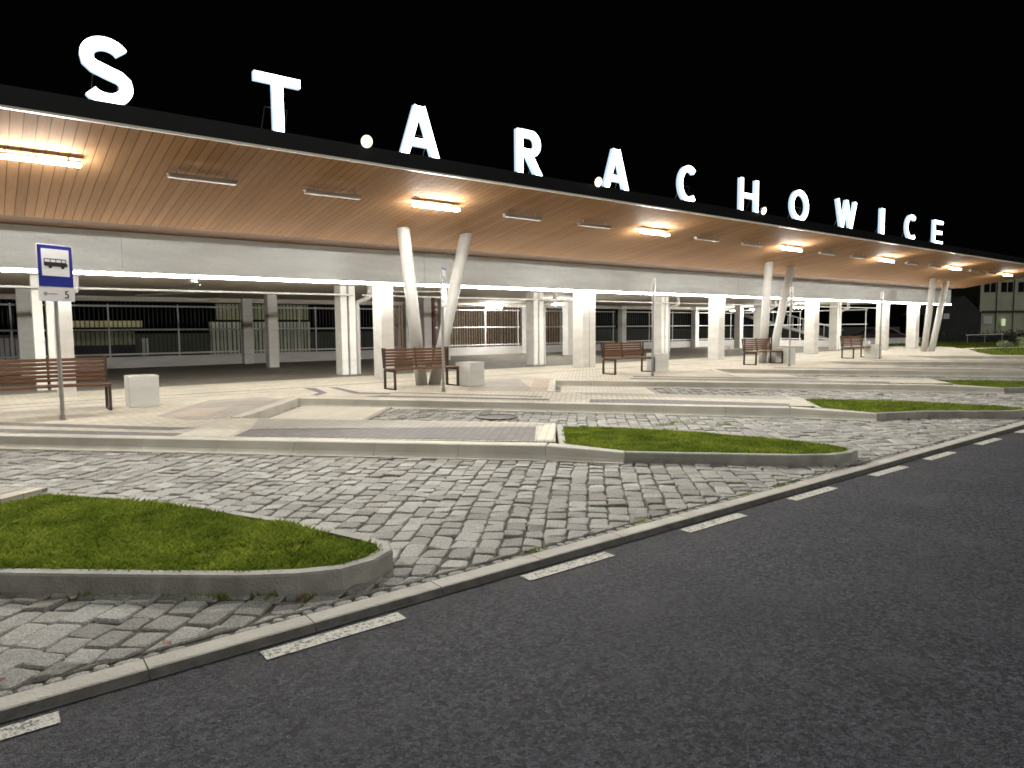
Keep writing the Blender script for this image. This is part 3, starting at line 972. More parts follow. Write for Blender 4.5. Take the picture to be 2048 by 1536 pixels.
# ------------------------------------------------------------------ roof letters
fnt = None
LET = [('S', 1.58, 0.63), ('T', 3.965, 0.74), ('A', 6.57, 0.83), ('R', 9.17, 0.68), ('A', 11.74, 0.83), ('C', 14.35, 0.80), ('H', 17.02, 0.86), ('O', 19.65, 0.98), ('W', 22.51, 1.30), ('I', 25.06, 0.26), ('C', 27.4, 0.95), ('E', 29.81, 0.86)]
LNAME = ['letter S at the far left end of the roof sign', 'letter T between the S and the first A', 'first letter A, just right of the lone floodlight', 'letter R between the two letters A', 'second letter A, next to the small floodlight',
         'first letter C, between the second A and the H', 'letter H with a floodlight at its foot', 'letter O between the H and the W', 'letter W between the O and the I', 'narrow letter I between the W and the C',
         'second letter C, before the final E', 'final letter E at the right end of the roof sign']
def letter_mesh(ch, w, h=0.91, depth=0.10):
    """block letter built of strokes, centred on x, standing on z = 0"""
    t, ht = (0.155, 0.135) if w < 0.84 and ch != 'C' else (0.14, 0.125)
    x0, x1 = -w / 2, w / 2
    bm = MB()
    cnt = [0]
    def strip(pts, th=t):
        k = cnt[0]
        cnt[0] += 1
        y0, y1 = -depth / 2 - 0.0015 * k, depth / 2 + 0.0015 * k
        L, Rr = [], []
        for i_, p in enumerate(pts):
            a = Vector(pts[max(0, i_ - 1)]); c = Vector(pts[min(len(pts) - 1, i_ + 1)])
            d_ = (c - a).normalized()
            n_ = Vector((-d_.y, d_.x)) * th / 2
            L.append((p[0] + n_.x, p[1] + n_.y)); Rr.append((p[0] - n_.x, p[1] - n_.y))
        n = len(pts)
        vs = [(x, y0, z) for x, z in L] + [(x, y0, z) for x, z in Rr] + [(x, y1, z) for x, z in L] + [(x, y1, z) for x, z in Rr]
        fs = []
        for i_ in range(n - 1):
            fs += [(i_, i_ + 1, n + i_ + 1, n + i_), (2 * n + i_, 3 * n + i_, 3 * n + i_ + 1, 2 * n + i_ + 1),
                   (i_, 2 * n + i_, 2 * n + i_ + 1, i_ + 1), (n + i_, n + i_ + 1, 3 * n + i_ + 1, 3 * n + i_)]
        fs += [(0, n, 3 * n, 2 * n), (n - 1, 3 * n - 1, 4 * n - 1, 2 * n - 1)]
        fs[-1] = (n - 1, 2 * n + n - 1, 3 * n + n - 1, 2 * n - 1)
        bm.add(vs, fs)
    def arc(cx, cz, rx, rz, a0, a1, n=22):
        return [(cx + rx * math.cos(R(a0 + (a1 - a0) * i_ / n)), cz + rz * math.sin(R(a0 + (a1 - a0) * i_ / n))) for i_ in range(n + 1)]
    g = t / 2
    if ch == 'T':
        strip([(x0, h - ht / 2), (x1, h - ht / 2)], ht); strip([(0, 0), (0, h - 0.002)], t * 1.08)
    elif ch == 'I':
        strip([(0, 0), (0, h)], w)
    elif ch == 'A':
        strip([(x0 + g * 1.05, 0), (-0.035, h)], t); strip([(x1 - g * 1.05, 0), (0.035, h)], t)
        strip([(-w * 0.27, 0.27), (w * 0.27, 0.27)], ht); strip([(-0.112, h - 0.042), (0.112, h - 0.042)], 0.10)
    elif ch == 'H':
        strip([(x0 + g, 0), (x0 + g, h)]); strip([(x1 - g, 0), (x1 - g, h)]); strip([(x0 + g, h * 0.5), (x1 - g, h * 0.5)], ht)
    elif ch == 'E':
        strip([(x0 + g, 0), (x0 + g, h)])
        for z, k in ((ht / 2, 1.0), (h / 2, 0.92), (h - ht / 2, 1.0)):
            strip([(x0 + 0.01, z), (x0 + w * k, z)], ht)
    elif ch == 'R':
        strip([(x0 + g, 0), (x0 + g, h)])
        r2 = (h * 0.56 - ht) / 2
        cz = h - ht / 2 - r2
        cx = x1 - 0.05 - g - r2 * 0.9
        strip([(x0 + g, h - ht / 2), (cx, h - ht / 2)] + arc(cx, cz, r2 * 0.9, r2, 88, -88) + [(cx, cz - r2), (x0 + g, cz - r2)], (t + ht) / 2)
        strip([(x0 + w * 0.42, cz - r2 + 0.02), (x1 - g, 0)], t)
    elif ch == 'O':
        strip(arc(0, h / 2, w / 2 - g, h / 2 - g * 0.9, 0, 360, 40))
    elif ch == 'C':
        strip(arc(0.03, h / 2, w / 2 - g, h / 2 - g * 0.9, 52, 308, 34))
    elif ch == 'W':
        k = t * 0.9
        strip([(x0 + k / 2, h), (-w * 0.22, 0)], k); strip([(-w * 0.22, 0), (0, h)], k); strip([(0, h), (w * 0.22, 0)], k); strip([(w * 0.22, 0), (x1 - k / 2, h)], k)
    elif ch == 'S':
        rx = w / 2 - g
        ru = (h - 2 * g) / 4
        pts = arc(0.0, h - g - ru, rx * 0.95, ru, 28, 180, 16)
        pts += [(-rx * 0.90, h - g - ru * 1.42), (-rx * 0.62, h - g - ru * 1.72), (0, h / 2), (rx * 0.66, g + ru * 1.74), (rx * 0.95, g + ru * 1.42)]
        pts += arc(0.0, g + ru, rx, ru, 0, -148, 16)
        strip(pts, t * 1.06)
    me = bpy.data.meshes.new('letter_face')
    me.from_pydata(bm.v, [], bm.f)
    me.validate()
    me.update()
    return me
for (ch, x, w), lab in zip(LET, LNAME):
    r = empty('sign_letter', (x, 11.2, 4.655))
    tag(r, 'glowing white ' + lab, 'sign letter', 'illuminated letters standing on the canopy roof')
    me = letter_mesh(ch, w)
    me.materials.clear()
    me.materials.append(M['letter'])
    me.materials.append(M['return_'])
    for pl in me.polygons:
        pl.material_index = 0 if abs(pl.normal.y) > 0.8 else 1
    f = bpy.data.objects.new('letter_face', me)
    col.objects.link(f)
    recalc(f)
    f.parent = r
    b = MB()
    for sx in (-0.2, 0.2) if ch not in 'I' else (0.0,):
        b.tube((sx * w / 0.8, 0.07, 0.42), (sx * w / 0.8 - 0.03, 0.24, -0.035), 0.006, 6)
        b.tube((sx * w / 0.8 * 0.6, 0.07, 0.03), (sx * w / 0.8 * 0.6, 0.07, -0.045), 0.010, 6)
    if ch not in 'I':
        b.tube((-0.25 * w, 0.07, 0.42), (0.25 * w, 0.07, 0.42), 0.008, 6)
    b.build('support_frame', M['bar'], r)

# ------------------------------------------------------------------ floodlights on the canopy edge
def floodlight():
    r = empty('floodlight')
    b = MB(); b.tube((0, 0.075, 0), (0, 0.0, 0), 0.07, 24, 0.11); b.build('housing', M['darkmetal'], r)
    b = MB(); b.tube((0, -0.001, 0), (0, -0.012, 0), 0.104, 24); b.build('halo_disc', M['halo_disc'], r)  # yellow halo round the lamp, built in as a glowing disc
    b = MB(); b.tube((0, -0.0125, 0), (0, -0.022, 0), 0.080, 24, 0.070); b.build('lamp_glass', M['flood'], r)
    b = MB(); b.box((-0.02, 0.02, -0.16), (0.02, 0.05, -0.095)); b.build('bracket', M['darkmetal'], r)
    return r
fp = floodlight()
for i, (x, lab) in enumerate(((-0.35, 'unseen floodlight added on the canopy edge beyond the left end of the letters'), (5.366, 'bright warm floodlight on the canopy edge left of the first letter A'), (10.892, 'warm floodlight on the canopy edge at the foot of the second A'),  # the leftmost one is unseen, added to light the near-left ground
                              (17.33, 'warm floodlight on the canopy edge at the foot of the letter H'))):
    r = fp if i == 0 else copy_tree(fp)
    r.location = (x, 10.9, 4.70)
    r.rotation_euler = (R(18), 0, 0)
    tag(r, lab, 'floodlight', 'floodlights along the canopy edge')
    ld = bpy.data.lights.new('flood_lamp', 'SPOT')
    ld.energy = FLOOD_W * (1.6, 1.0, 0.9, 0.6)[i]
    ld.color = (1.0, 0.955, 0.87)
    ld.spot_size = R(150 if i == 0 else 116)
    ld.spot_blend = 1.0
    ld.shadow_soft_size = 0.06
    lo = bpy.data.objects.new('flood_lamp', ld)
    col.objects.link(lo)
    lo.parent = r
    lo.location = (0, -0.09, 0)
    d = Vector((0.0, -0.95, -0.31))
    q = d.to_track_quat('-Z', 'Y')
    lo.rotation_euler = (Matrix.Rotation(R(-18), 3, 'X') @ q.to_matrix()).to_euler()

# ------------------------------------------------------------------ benches
def bench():
    r = empty('bench')
    W, Dp = 1.76, 0.52
    for sx in (0.02, W - 0.06):
        b = MB()
        b.box((sx, 0.0, 0.0), (sx + 0.045, 0.045, 0.44)); b.box((sx, Dp - 0.045, 0.0), (sx + 0.045, Dp, 0.44))
        b.box((sx, 0.0451, 0.0), (sx + 0.045, Dp - 0.0451, 0.03)); b.box((sx, 0.0451, 0.40), (sx + 0.045, Dp - 0.0451, 0.44))
        b.build('leg_frame', M['darkmetal'], r)
    b = MB()
    for k in range(6):
        y = 0.015 + k * 0.078
        b.box((0.0, y, 0.441), (W, y + 0.066, 0.472))
    b.build('seat', M['wood'], r, bevel=0.005)
    b = MB()
    for k in range(6):
        z = 0.515 + k * 0.069
        o = 0.46 + k * 0.012
        b.box((0.046, o, z), (W - 0.046, o + 0.03, z + 0.054))
    b.build('backrest', M['wood'], r, bevel=0.005)
    for sx in (0.012, W - 0.044, W / 2 - 0.02):
        b = MB()
        for k in range(1):
            b.add([(sx, 0.491, 0.473), (sx + 0.033, 0.491, 0.473), (sx + 0.033, 0.535, 0.473), (sx, 0.535, 0.473),
                   (sx, 0.556, 0.935), (sx + 0.033, 0.556, 0.935), (sx + 0.033, 0.60, 0.935), (sx, 0.60, 0.935)],
                  [(0, 3, 2, 1), (4, 5, 6, 7), (0, 1, 5, 4), (1, 2, 6, 5), (2, 3, 7, 6), (3, 0, 4, 7)])
        if sx < 0.1 or sx > W - 0.1:
            b.box((sx, 0.452, 0.4725), (sx + 0.033, 0.490, 0.935))
        b.build('back_post', M['darkmetal'], r)
    return r
bn = bench()
for i, (x, y, rz, lab) in enumerate(((-0.01, 13.60, -0.01, 'brown slatted bench at the left edge, behind the bus stop sign numbered 5'), (7.24, 13.66, 0.0, 'brown slatted bench in front of the first pair of leaning supports'),
                                     (14.39, 13.72, 0.0, 'brown slatted bench before the double column, with open floor behind it'), (21.40, 13.65, 0.0, 'brown slatted bench in front of the second pair of leaning supports'),
                                     (28.40, 13.62, 0.0, 'smallest and farthest brown slatted bench, by the last bin'))):
    r = bn if i == 0 else copy_tree(bn)
    r.location = (x, y, PZ)
    r.rotation_euler = (0, 0, rz)
    tag(r, lab, 'bench', 'slatted benches along the pavement')

# ------------------------------------------------------------------ concrete litter bins
def bin_():
    r = empty('litter_bin')
    w = 0.245
    b = MB()
    b.box((-w, -w, 0.0), (w, w, 0.50))
    b.build('bin_body', M['bin'], r, bevel=0.012)
    b = MB()
    b.box((-w, -w, 0.5005), (w, -w + 0.09, 0.565)); b.box((-w, w - 0.09, 0.5005), (w, w, 0.565))
    b.box((-w, -w + 0.0905, 0.5005), (-w + 0.09, w - 0.0905, 0.565)); b.box((w - 0.09, -w + 0.0905, 0.5005), (w, w - 0.0905, 0.565))
    b.build('bin_rim', M['bin'], r)
    b = MB(); b.box((-w + 0.10, -w + 0.10, 0.5005), (w - 0.10, w - 0.10, 0.525)); b.build('bin_liner', M['binin'], r)
    return r
bp_ = bin_()
for i, (x, y, rz, lab) in enumerate(((2.28, 14.04, 0.0, 'square pale concrete bin standing alone right of the nearest bench'), (9.28, 13.62, 0.16, 'turned square concrete bin right of the bench by the first leaning supports'),
                                     (16.50, 13.93, -0.25, 'square concrete bin partly behind the thin post right of the third bench'), (23.42, 13.72, -0.1, 'square concrete bin behind the fourth bench, near the second leaning supports'),
                                     (30.20, 13.66, -0.1, 'farthest square concrete bin, right of the smallest bench'))):
    r = bp_ if i == 0 else copy_tree(bp_)
    r.location = (x, y, PZ)
    r.rotation_euler = (0, 0, rz)
    tag(r, lab, 'litter bin', 'square concrete bins beside the benches')

# ------------------------------------------------------------------ bus stop signs
def bus_sign():
    r = empty('bus_stop_sign')
    b = MB(); b.tube((0, 0, 0), (0, 0, 2.66), 0.030, 16); b.tube((0, 0, 0), (0, 0, 0.012), 0.06, 16); b.tube((0, 0, 0.012), (0, 0, 0.09), 0.042, 16)
    b.build('post', M['galv'], r)
    W = 0.275
    b = MB(); b.box((-W, -0.046, 1.835), (W, -0.034, 2.69)); p = b.build('plate', M['signwhite'], r)
    b = MB(); b.box((-W + 0.012, -0.049, 2.055), (W - 0.012, -0.0461, 2.676)); b.build('blue_panel', M['signblue'], p)
    b = MB(); b.box((-W + 0.065, -0.052, 2.215), (W - 0.065, -0.0491, 2.622)); b.build('white_square', M['signwhite'], p)
    b = MB()
    y0, y1 = -0.055, -0.0521
    b.box((-0.175, y0, 2.464), (0.160, y1, 2.476))                       # roof
    for xx in (-0.175, -0.085, 0.0, 0.085, 0.150):
        b.box((xx, y0, 2.4245), (xx + 0.010, y1, 2.4635))                # window posts
    b.add([(-0.178, y0, 2.424), (-0.178, y0, 2.372), (-0.16, y0, 2.360), (0.165, y0, 2.360), (0.182, y0, 2.372), (0.182, y0, 2.398), (0.160, y0, 2.424),
           (-0.178, y1, 2.424), (-0.178, y1, 2.372), (-0.16, y1, 2.360), (0.165, y1, 2.360), (0.182, y1, 2.372), (0.182, y1, 2.398), (0.160, y1, 2.424)],
          [(0, 1, 2, 3, 4, 5, 6)] + [(j, j + 7, (j + 1) % 7 + 7, (j + 1) % 7) for j in range(7)])
    for xx in (-0.085, 0.105):
        b.tube((xx, y0 - 0.001, 2.358), (xx, y1, 2.358), 0.030, 18)
    b.build('bus_symbol', M['black'], p)
    # lower plate: small round mark, line of small print, number 5
    b = MB()
    b.tube((-0.175, -0.049, 1.945), (-0.175, -0.0461, 1.945), 0.030, 20)
    b.box((-0.135, -0.049, 1.936), (0.005, -0.0461, 1.952))
    b.box((0.085, -0.049, 1.868), (0.215, -0.0461, 1.876))
    b.build('small_print', M['greyprint'], p)
    cu = bpy.data.curves.new('number', 'FONT')
    cu.body = '5'
    cu.size = 0.16
    cu.extrude = 0.0012
    cu.offset = 0.002
    cu.align_x = 'CENTER'
    ob = bpy.data.objects.new('number', cu)
    col.objects.link(ob)
    dg = bpy.context.evaluated_depsgraph_get()
    me = bpy.data.meshes.new_from_object(ob.evaluated_get(dg))
    bpy.data.objects.remove(ob)
    me.materials.clear()
    me.materials.append(M['black'])
    o = bpy.data.objects.new('number', me)
    col.objects.link(o)
    o.parent = p
    o.rotation_euler = (R(90), 0, 0)
    o.location = (0.15, -0.0475, 1.885)
    for z in (2.40, 2.02):
        b = MB(); b.box((-0.05, -0.0338, z), (0.05, 0.033, z + 0.03)); b.build('clamp', M['galv'], r)
    return r
bs = bus_sign()
for i, (x, y, ang, lab) in enumerate(((0.935, 12.62, 29.3, 'blue and white bus stop sign numbered 5 in front of the nearest bench'), (7.87, 12.58, 46, 'bus stop post seen edge on, before the first pair of leaning supports'),
                                      (14.74, 12.62, 46, 'thin bus stop post seen edge on, right of the third bench'), (21.72, 12.58, 35, 'thin bus stop post seen edge on, by the fourth bench and second supports'),
                                      (28.55, 12.65, 29, 'farthest thin bus stop post seen edge on, beside the last bin'))):
    if i == 0:
        r = bs
    else:
        r = copy_tree(bs)
        for pl in list(r.children):
            for ch in list(pl.children):
                if ch.name.startswith('number'):
                    bpy.data.objects.remove(ch)
    r.location = (x, y, PZ)
    r.rotation_euler = (0, 0, R(ang))
    tag(r, lab, 'bus stop sign', 'bus stop signs, one to each bay')

# ------------------------------------------------------------------ railings along the back and end of the hall
def railing(label, p, q, posts, name='railing'):
    p, q = Vector((*p, 0)), Vector((*q, 0))
    r = empty(name, (p.x, p.y, 0.57))
    tag(r, label, 'railing', 'three-rail railings on the low walls')
    d = q - p
    for z in (0.10, 1.03, 1.93):
        b = MB(); b.tube((0, 0, z), (d.x, d.y, z), 0.034, 8); b.build('rail', M['rail'], r)
    for t in posts:
        b = MB(); b.tube((d.x * t, d.y * t, 0.0), (d.x * t, d.y * t, 2.0), 0.03, 8); b.build('post', M['rail'], r)
    return r
Y = 29.56
railing('pale three-rail railing at the far left, left of the nearest bright column', (-6.6, Y), (1.0, Y), (0.02, 0.33, 0.66, 0.98))
railing('pale three-rail railing in front of the yellow board, behind the nearest bin', (1.5, Y), (8.5, Y), (0.02, 0.329, 0.672))
railing('pale three-rail railing left of the first leaning supports', (9.0, Y), (16.1, Y), (0.296, 0.40, 0.70, 0.98))
railing('pale three-rail railing under the lit tube, right of the first leaning supports', (16.6, Y), (23.5, Y), (0.02, 0.66, 0.98))
railing('pale three-rail railing behind the third bench', (24.0, Y), (31.0, Y), (0.02, 0.36, 0.70, 0.98))
railing('pale three-rail railing left of the second leaning supports', (31.6, Y), (43.3, Y), (0.02, 0.22, 0.42, 0.62, 0.82, 0.98))
railing('pale three-rail railing on the end wall behind the fourth bench', (43.52, 29.3), (43.52, 24.4), (0.35, 0.70, 0.98))
railing('pale three-rail railing on the end wall behind the smallest bench', (43.52, 24.1), (43.52, 20.1), (0.02, 0.46, 0.98))

# ------------------------------------------------------------------ dark bar fence behind the hall
def bar_fence(label, x0, x1, y, step):
    r = empty('bar_fence', (x0, y, -0.1))
    tag(r, label, 'fence', 'dark bar fences behind the hall')
    b = MB()
    x = 0.0
    while x < x1 - x0:
        b.box((x, 0, 0.3), (x + 0.032, 0.03, 3.1))
        x += step
    b.build('bar', M['bar'], r)
    b = MB(); b.box((0, 0.031, 0.35), (x1 - x0, 0.07, 0.41)); b.box((0, 0.031, 2.95), (x1 - x0, 0.07, 3.01)); b.build('fence_rail', M['bar'], r)
    return r
bar_fence('dark upright bar fence behind the left part of the hall', -8, 8.6, 31.2, 0.16)
bar_fence('dark upright bar fence behind the first leaning supports', 8.7, 23.4, 31.2, 0.16)
bar_fence('dark upright bar fence behind the middle columns of the hall', 23.6, 52, 31.2, 0.20)

def ribbed(b, x0, x1, y, z0, z1, step, dep=0.05):
    x = x0
    while x < x1:
        b.box((x, y, z0), (x + step * 0.6, y + 0.3, z1))
        b.box((x + step * 0.6 + 0.001, y + dep, z0 + 0.01), (min(x + step, x1) - 0.001, y + 0.3, z1 - 0.01))
        x += step
def container(name, label, cat, y, items):
    r = empty(name, (0, y, 0))
    tag(r, label, cat)
    for nm, m_, x0, x1, z0, z1, step in items:
        b = MB()
        if step:
            ribbed(b, x0, x1, 0, z0, z1, step)
        else:
            b.box((x0, 0, z0), (x1, 0.3, z1))
        b.build(nm, M[m_], r)
    return r
container('kiosk', 'low olive kiosk with a faded yellow board, behind the railing', 'kiosk', 33.0,
          [('yellow_board', 'yellow', 2.2, 5.5, 1.72, 1.99, 0), ('olive_wall', 'olive', 2.2, 5.2, 0.97, 1.55, 0.5), ('base_wall', 'bar', 2.2, 5.2, -0.1, 0.96, 0), ('side_post', 'contwhite', 5.45, 5.7, 0.5, 1.25, 0)])
container('shipping_container', 'pale green ribbed container behind the railing, left of the tan column', 'container', 33.6,
          [('side_sheet', 'contgreen', 8.4, 13.2, 0.1, 1.95, 0.24), ('upper_sheet', 'olive', 8.7, 13.1, 2.05, 2.8, 0.3)])
container('storage_box', 'pale grey panelled box behind the railing at the far left', 'storage box', 32.6, [('panel', 'contwhite', 0.55, 1.9, -0.1, 1.33, 0.32)])
container('board_fence', 'brown board fence lit from the hall, seen through the bars', 'fence', 34.5, [('board', 'board', 17.5, 31.0, -0.1, 2.9, 0.22)])

# sloping ramp railing beyond the hall end
r = empty('ramp_railing', (47, 27, 0))
tag(r, 'pale sloping ramp railing with upright balusters beyond the hall end', 'railing')
b = MB()
p, q = Vector((0, 8.5, 3.6)), Vector((3.0, -2.2, 0.2))
b.tube(p + Vector((0, 0, 1.0)), q + Vector((0, 0, 1.0)), 0.05, 8)
b.tube(p, q, 0.12, 8)
b.build('handrail', M['steelw'], r)
b = MB()
for k in range(30):
    c = p.lerp(q, (k + 0.5) / 30)
    b.tube(c, c + Vector((0, 0, 0.97)), 0.03, 6)
b.build('baluster', M['steelw'], r)

# ------------------------------------------------------------------ far right: buildings, hedge, car, shrubs
r = empty('far_building', (139.0, 45.0, 0))
tag(r, 'pale greenish block with a band of dark windows at the right edge', 'building')
d = Vector((6.1, -4.74, 0)).normalized()
nrm = Vector((-d.y, d.x, 0)) * -1
nrm = Vector((d.y, -d.x, 0))
if nrm.x > 0:
    nrm = -nrm
def fq(b, s0, s1, z0, z1, o0, o1):
    vs = []
    for s, o in ((s0, o0), (s1, o0), (s1, o1), (s0, o1)):
        for z in (z0, z1):
            w = d * s + nrm * o
            vs.append((w.x, w.y, z))
    b.add([vs[i] for i in (0, 2, 4, 6, 1, 3, 5, 7)], [(0, 3, 2, 1), (4, 5, 6, 7), (0, 1, 5, 4), (1, 2, 6, 5), (2, 3, 7, 6), (3, 0, 4, 7)])
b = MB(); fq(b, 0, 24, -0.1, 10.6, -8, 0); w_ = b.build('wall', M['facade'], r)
b = MB()
for s in range(0, 8):
    fq(b, s * 3.0 + 0.02, s * 3.0 + 0.32, 0.0, 10.4, 0.002, 0.14)
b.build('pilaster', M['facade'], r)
for s in range(0, 6):
    b = MB(); fq(b, s * 3.0 + 0.75, s * 3.0 + 2.75, 7.2, 8.9, 0.002, 0.04); w = b.build('window', M['glass'], r)
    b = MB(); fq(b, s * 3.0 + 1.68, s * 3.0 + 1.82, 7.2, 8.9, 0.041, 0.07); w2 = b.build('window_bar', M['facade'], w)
b = MB(); fq(b, 0.4, 20, 3.7, 3.95, 0.145, 0.25); b.build('cable_band', M['bar'], r)
b = MB(); fq(b, 0.8, 2.4, 1.6, 3.0, 0.002, 0.06); b.build('shutter', M['contwhite'], r)
b = MB(); fq(b, 3.85, 4.45, 1.3, 2.5, 0.3, 0.42); b.build('added_glow', M['addedglow'], r)  # added glowing box for a bright green spot, no lamp known here
recalc(w_)

r = empty('gabled_house', (105.9, 38.7, 0))
tag(r, 'dark gabled house silhouette right of the last leaning supports', 'house')
d2 = Vector((4.2, -3.35, 0)).normalized(); n2 = Vector((-d2.y, d2.x, 0))
b = MB()
pts = [(-2.5, -0.1), (5.4, -0.1), (5.4, 3.2), (3.0, 5.5), (0.2, 4.2), (-2.5, 3.0)]
k = len(pts)
vs = [tuple(d2 * s + Vector((0, 0, z))) for s, z in pts] + [tuple(d2 * s + n2 * 6 + Vector((0, 0, z))) for s, z in pts]
b.add(vs, [tuple(range(k)), tuple(range(k, 2 * k))[::-1]] + [(j, k + j, k + (j + 1) % k, (j + 1) % k) for j in range(k)])
recalc(b.build('wall', M['darkwall'], r))
b = MB()
f0 = -n2 * 0.06
for s0, s1 in ((-0.9, 0.0), (0.15, 0.95)):
    vs = [tuple(d2 * s + f0 * o + Vector((0, 0, z))) for s, z, o in ((s0, 2.35, 1), (s1, 2.35, 1), (s1, 3.1, 1), (s0, 3.1, 1), (s0, 2.35, 0.1), (s1, 2.35, 0.1), (s1, 3.1, 0.1), (s0, 3.1, 0.1))]
    b.add(vs, [(0, 3, 2, 1), (4, 5, 6, 7), (0, 1, 5, 4), (1, 2, 6, 5), (2, 3, 7, 6), (3, 0, 4, 7)])
b.build('window', M['contwhite'], r)

def leafball(b, c, rad, n, size, rnd):
    for _ in range(n):
        t = Vector((rnd.gauss(0, 1), rnd.gauss(0, 1), rnd.gauss(0, 1))).normalized() * (rnd.random() ** 0.4)
        p = Vector(c) + Vector((t.x * rad[0], t.y * rad[1], t.z * rad[2]))
        a = Vector((rnd.gauss(0, 1), rnd.gauss(0, 1), rnd.gauss(0, 1))).normalized() * size
        e = a.orthogonal().normalized() * size * 0.5
        b.add([p - a, p + e, p + a, p - e], [(0, 1, 2, 3)])
rnd = random.Random(21)
r = empty('hedge', (66, 25, 0))
tag(r, 'dark clipped hedge across the lawn below the greenish building', 'hedge')
b = MB()
for k in range(60):
    leafball(b, (k * 0.42 - 1, -k * 0.30, 0.35 + rnd.uniform(-.1, .15)), (0.7, 0.7, 0.75), 60, 0.10, rnd)
b.build('foliage', M['hedge'], r)
b = MB(); b.box((-1, -0.2, -0.15), (27, 0.1, 0.5), rz=-0.62, c=(-1, 0)); b.build('stem', M['darkwall'], r)
for i, (x, y, z, s, lab) in enumerate(((47.6, 14.0, 0.05, 0.5, 'small pale shrub left of its larger neighbour on the right lawn'), (46.3, 12.6, 0.05, 0.75, 'larger pale shrub on the lawn at the right edge'))):
    r = empty('shrub', (x, y, z))
    tag(r, lab, 'shrub', 'pale shrubs on the right lawn')
    b = MB()
    for k in range(7):
        leafball(b, (rnd.uniform(-.5, .5) * s, rnd.uniform(-.5, .5) * s, rnd.uniform(0.3, 0.9) * s), (0.35 * s, 0.35 * s, 0.3 * s), 70, 0.05, rnd)
    b.build('foliage', M['leaf'], r)
    b = MB()
    for k in range(5):
        b.tube((0, 0, 0), (rnd.uniform(-.3, .3) * s, rnd.uniform(-.3, .3) * s, 0.6 * s), 0.012, 6)
    b.build('stem', M['board'], r)
r = empty('barrier_rail', (56.9, 19.2, 0))
tag(r, 'thin pale metal barrier on the dark lawn in front of the house', 'barrier')
b = MB(); b.tube((0, 0, 0.75), (2.3, -1.7, 0.80), 0.03, 8); b.build('rail', M['galv'], r)
for t in (0.05, 0.5, 0.95):
    b = MB(); b.tube((2.3 * t, -1.7 * t, -0.15), (2.3 * t, -1.7 * t, 0.76), 0.025, 8); b.build('post', M['galv'], r)
r = empty('garden_wall', (53.4, 24.6, 0))
tag(r, 'low white wall on the lawn, seen through the last gap in the columns', 'wall')
b = MB(); b.box((0, 0, -0.15), (4.0, 0.25, 0.50), rz=-0.68, c=(0, 0)); b.build('wall_body', M['contwhite'], r)
b = MB(); b.box((-0.04, -0.04, 0.501), (4.04, 0.29, 0.56), rz=-0.68, c=(0, 0)); b.build('coping', M['parapet'], r)

r = empty('parked_car', (57.3, 25.6, -0.13), -0.68)
tag(r, 'dark parked car with a glowing tail lamp, seen past the last columns', 'car')
b = MB()
prof_c = [(-2.1, 0.28), (-2.15, 0.62), (-2.0, 0.86), (-1.15, 0.95), (-0.55, 1.40), (0.75, 1.42), (1.55, 0.98), (2.05, 0.92), (2.12, 0.55), (2.05, 0.28)]
k = len(prof_c)
vs = [(x, -0.82, z) for x, z in prof_c] + [(x, 0.82, z) for x, z in prof_c]
b.add(vs, [tuple(range(k)), tuple(range(k, 2 * k))[::-1]] + [(j, k + j, k + (j + 1) % k, (j + 1) % k) for j in range(k)])
recalc(b.build('body', M['carpaint'], r, bevel=0.06))
b = MB()
for sy in (-0.826, 0.822):
    b.add([(-0.95, sy, 0.98), (-0.5, sy, 1.33), (0.7, sy, 1.35), (1.3, sy, 1.0), (-0.95, sy + 0.004, 0.98), (-0.5, sy + 0.004, 1.33), (0.7, sy + 0.004, 1.35), (1.3, sy + 0.004, 1.0)],
          [(0, 1, 2, 3), (7, 6, 5, 4), (0, 4, 5, 1), (1, 5, 6, 2), (2, 6, 7, 3), (3, 7, 4, 0)])
b.build('side_window', M['glass'], r)
for sx in (-1.3, 1.3):
    for sy in (-0.72, 0.72):
        b = MB(); b.tube((sx, sy - 0.11, 0.31), (sx, sy + 0.11, 0.31), 0.31, 20); b.build('wheel', M['tyre'], r)
b = MB(); b.box((1.98, -0.80, 0.70), (2.13, -0.55, 0.86)); b.build('tail_lamp', M['tail'], r)

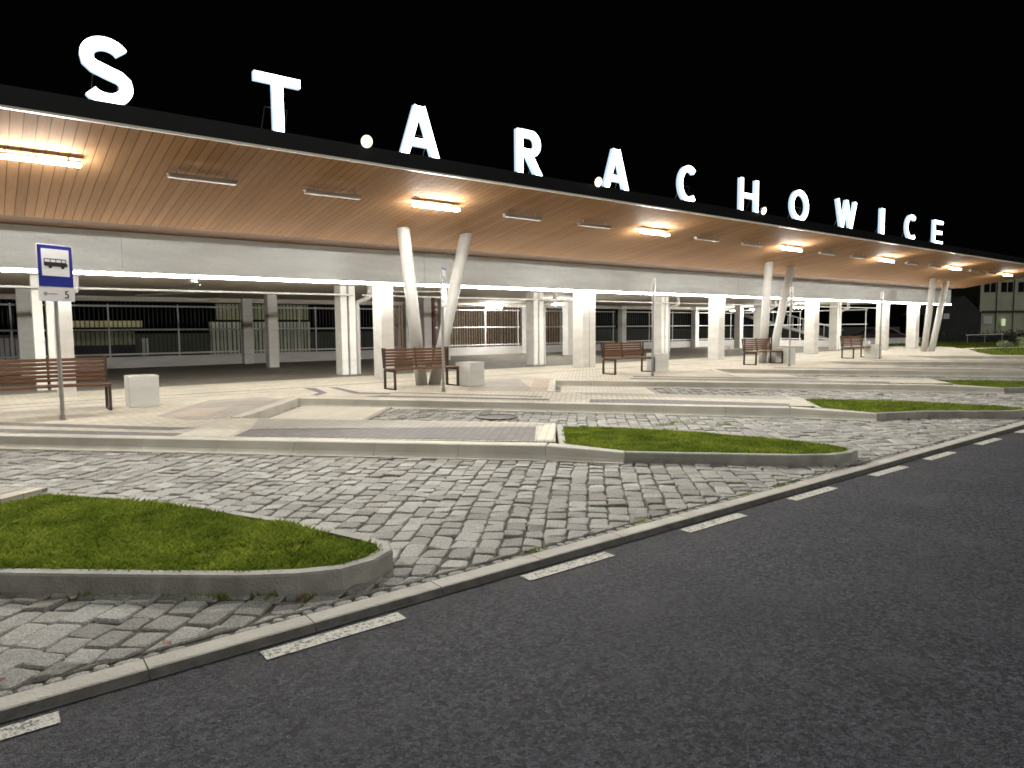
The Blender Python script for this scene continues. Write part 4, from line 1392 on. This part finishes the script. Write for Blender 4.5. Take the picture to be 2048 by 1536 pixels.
# fallen leaves by the kerb and weeds between the setts
rnd = random.Random(3)
lm = mat('dry_leaf', (0.22, 0.085, 0.03), 0.7, 0.3, 30)
for x, y, a, lab in ((1.33, 3.66, 0.4, 'curled brown dry leaf on the cobbles by the nearest island kerb'), (0.62, 3.52, 2.0, 'small brown dry leaf on the setts beside the road kerb'), (-0.02, 3.58, 4.0, 'brown dry leaf on the setts at the lower left edge')):
    b = MB()
    L_, w_ = 0.035, 0.018
    pts = [(-L_, 0, 0.004), (-L_ * .4, -w_, 0.014), (L_ * .5, -w_ * .8, 0.012), (L_, 0, 0.022), (L_ * .5, w_ * .8, 0.016), (-L_ * .4, w_, 0.012), (0, 0, 0.006)]
    b.add(pts, [(6, 0, 1), (6, 1, 2), (6, 2, 3), (6, 3, 4), (6, 4, 5), (6, 5, 0)])
    b.add([(p[0], p[1], p[2] + 0.0012) for p in pts], [(6, 1, 0), (6, 2, 1), (6, 3, 2), (6, 4, 3), (6, 5, 4), (6, 0, 5)])
    o = b.build('dry_leaf', lm)
    o.location = (x, y, 0.004)
    o.rotation_euler = (0.1, 0.15, a)
    tag(o, lab, 'leaf', 'fallen leaves on the cobbles')
g = MB()
at = []
spots = [(8.45, 6.8, 0.5, 0.07, 160, 0.05), (8.9, 6.2, 0.35, 0.05, 90, 0.05)]
for k in range(5):
    spots.append((rnd.uniform(1.0, 9.0), 3.47, 0.10, 0.025, 16, 0.035))
for k in range(14):
    t = rnd.random()
    spots.append((rnd.uniform(0, 1.4), 0, 0.06, 0.02, 10, 0.04))
    spots[-1] = (spots[-1][0], 4.86 - spots[-1][0] * 0.86, 0.06, 0.02, 10, 0.04)
for cx_, cy_, rx, ry, n, hh in spots:
    for k in range(n):
        x, y = cx_ + rnd.gauss(0, rx / 2), cy_ + abs(rnd.gauss(0, ry / 2)) if cy_ < 3.6 else cy_ + rnd.gauss(0, ry)
        a = rnd.uniform(0, 6.28); h2 = hh * rnd.uniform(0.4, 1.0); w2 = 0.006
        o = len(g.v)
        g.v += [(x - w2, y, -0.012), (x + w2, y, -0.012), (x + math.cos(a) * h2 * 0.7, y + abs(math.sin(a)) * h2 * 0.7, h2)]
        g.f.append((o, o + 1, o + 2))
        at += [0.4, 0.4, 0.7]
tag(g.build('weeds', M['grass'], attr=at), 'low green weeds growing in the joints of the cobbles', 'weeds', kind='stuff')
